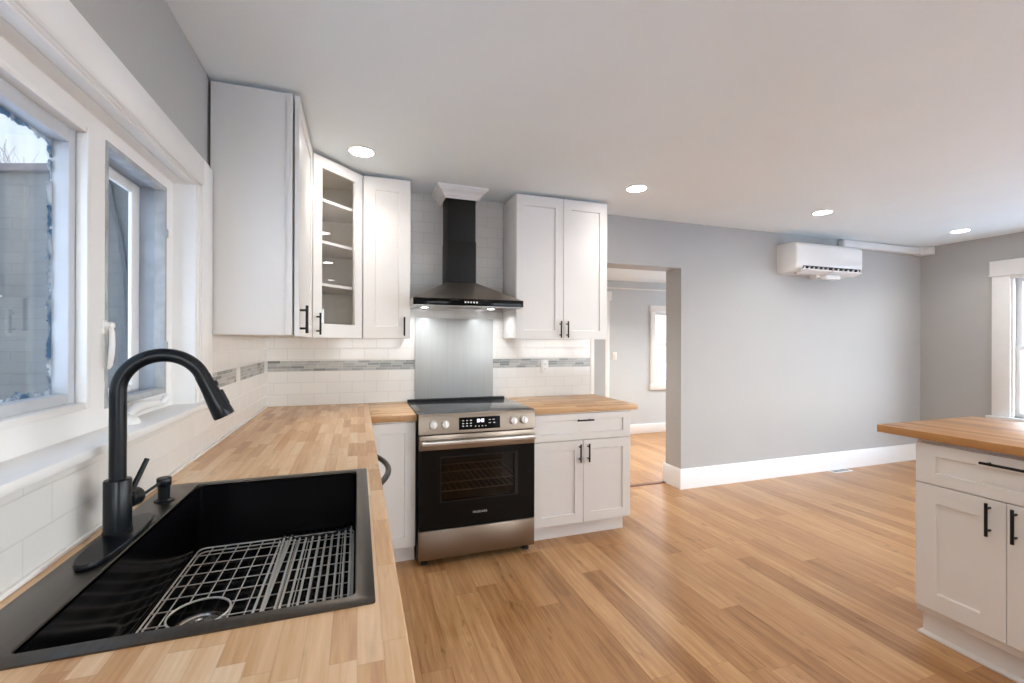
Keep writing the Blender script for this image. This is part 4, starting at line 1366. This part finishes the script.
def recessed(x, y, z, lab, first=[]):
    t = thing('recessed_light', lab, 'ceiling light', (x, y, z), 'recessed ceiling lights')
    if not first:
        rg_m = MB().lathe([(0.0685, 0.0), (0.0685, 0.004), (0.080, 0.0045), (0.0825, 0.002), (0.083, 0.0)], (x, y, z), (0, 0, -1), 40, cap0=False, cap1=False).build('trim_ring', 'plastic', t)
        ln = MB().lathe([(0.069, 0.0), (0.069, 0.0022), (0.06, 0.0032), (0.0, 0.0036)], (x, y, z), (0, 0, -1), 40).build('lens', 'lamp', t)
        first += [rg_m, ln]
    else:
        for p in first:
            c = p.copy()
            COL.objects.link(c)
            c.parent = t
    lamp(t, (x, y, z - 0.0055), 0.13, HALL_FILL if z < CZ else LAMP, LAMP_COLOR, 125)
    return t


row = 2.81
recessed(0.016, row, CZ, 'recessed ceiling light nearest the corner glass cabinet')
recessed(1.935, row, CZ, 'recessed ceiling light in front of the double-door wall cabinet')
recessed(3.81, 2.79, CZ, 'recessed ceiling light in front of the air conditioner')
recessed(5.735, 2.785, CZ, 'recessed ceiling light near the right corner and duct cover')
for x, wh in ((0.9, 'over the floor beside the sink counter'), (1.75, 'over the floor in front of the island'), (2.9, 'above the island top'), (4.4, 'behind the island'), (5.6, 'next to the right wall')):
    recessed(x, 0.75, CZ, 'added unseen ceiling light ' + wh)  # unseen row, lamps shifted and added to brighten range and island
for x, wh in ((0.4, 'left'), (2.2, 'second'), (3.9, 'third'), (5.7, 'right')):
    recessed(x, -1.3, CZ, 'recessed ceiling light of the rear row, the %s one' % wh)
for x, wh in ((2.0, 'left'), (3.6, 'middle'), (5.2, 'right')):
    recessed(x, 4.6, HZ, 'added unseen ceiling light in the hall, the %s one' % wh)  # lamps out of view, added to brighten the hall

# ------------------------------------------------------------------ outside the left window
struct(boxes('ground', 'ground', [(-30, 30, -30, 30, -0.5, -0.3)]))


def at_depth(u, d):
    """point on the ground plane of the yard seen under a horizontal offset u (tangent) at depth d"""
    return Fv * d + Rv * (u * d)


# neighbour's painted wall, facing this house
nb = thing('neighbour_building', 'grey-blue painted building outside the left window', 'building', (0, 0, -0.3))
p0, p1 = at_depth(-3.4, 5.4), at_depth(-0.80, 5.4)
ang = math.atan2(p1.y - p0.y, p1.x - p0.x)
wb = MB().box(0, (p1 - p0).length, 0, 0.3, 0, 3.66).build('wall', 'shed', None)
wb.parent = nb
wb.rotation_euler = (0, 0, ang)
mid = (p0 + p1) / 2
wb.location = (mid.x, mid.y, 0.0)
cp_ = MB().box(0, (p1 - p0).length + 0.1, 0, 0.42, 0, 0.09, bev=0.01).build('coping', 'bark', None)
cp_.parent = nb
cp_.rotation_euler = (0, 0, ang)
cp_.location = (mid.x, mid.y, 3.66)


# dark cable sagging down the neighbour's wall
cb_ = MB()
pc = [at_depth(t_, 5.2) + Vector((0, 0, z_)) for t_, z_ in ((-0.905, 3.25), (-0.893, 2.9), (-0.878, 2.6), (-0.866, 2.2), (-0.860, 1.7), (-0.858, 1.0))]
cb_.tube(pc, 0.028, 8)
cb_ = cb_.build('cable', 'rubber', nb)


def bare_tree(base, h, seed, lab):
    rnd = random.Random(seed)
    t = thing('bare_tree', lab, 'tree', base)
    m = MB()

    def grow(p, d, L, r, lvl):
        pts = [p]
        q = p.copy()
        dd_ = d.copy()
        for i in range(4):
            dd_ = (dd_ + Vector((rnd.uniform(-.16, .16), rnd.uniform(-.16, .16), rnd.uniform(-.04, .12)))).normalized()
            q = q + dd_ * (L / 4)
            pts.append(q.copy())
        m.tube(pts, [r * (1 - 0.12 * i) for i in range(5)], 5)
        if lvl == 0:
            return
        for k in range(6 if lvl > 1 else 5):
            s = rnd.choice(pts[1:])
            nd = (dd_ + Vector((rnd.uniform(-.9, .9), rnd.uniform(-.9, .9), rnd.uniform(-.1, .6)))).normalized()
            grow(s, nd, L * rnd.uniform(.5, .75), r * 0.5, lvl - 1)
    grow(Vector(base), Vector((0, 0, 1)), h * 0.5, h * 0.011, 4)
    m.build('branches', 'bark', t)


for i, (u, d, h, lab) in enumerate(((-1.02, 15.5, 9.0, 'bare tree behind the neighbouring building, nearer the window mullion'),
                                    (-1.32, 9.5, 7.2, 'bare tree behind the neighbouring building, at the left picture edge'))):
    p = at_depth(u, d)
    bare_tree((p.x, p.y, -0.3), h, 11 + i, lab)
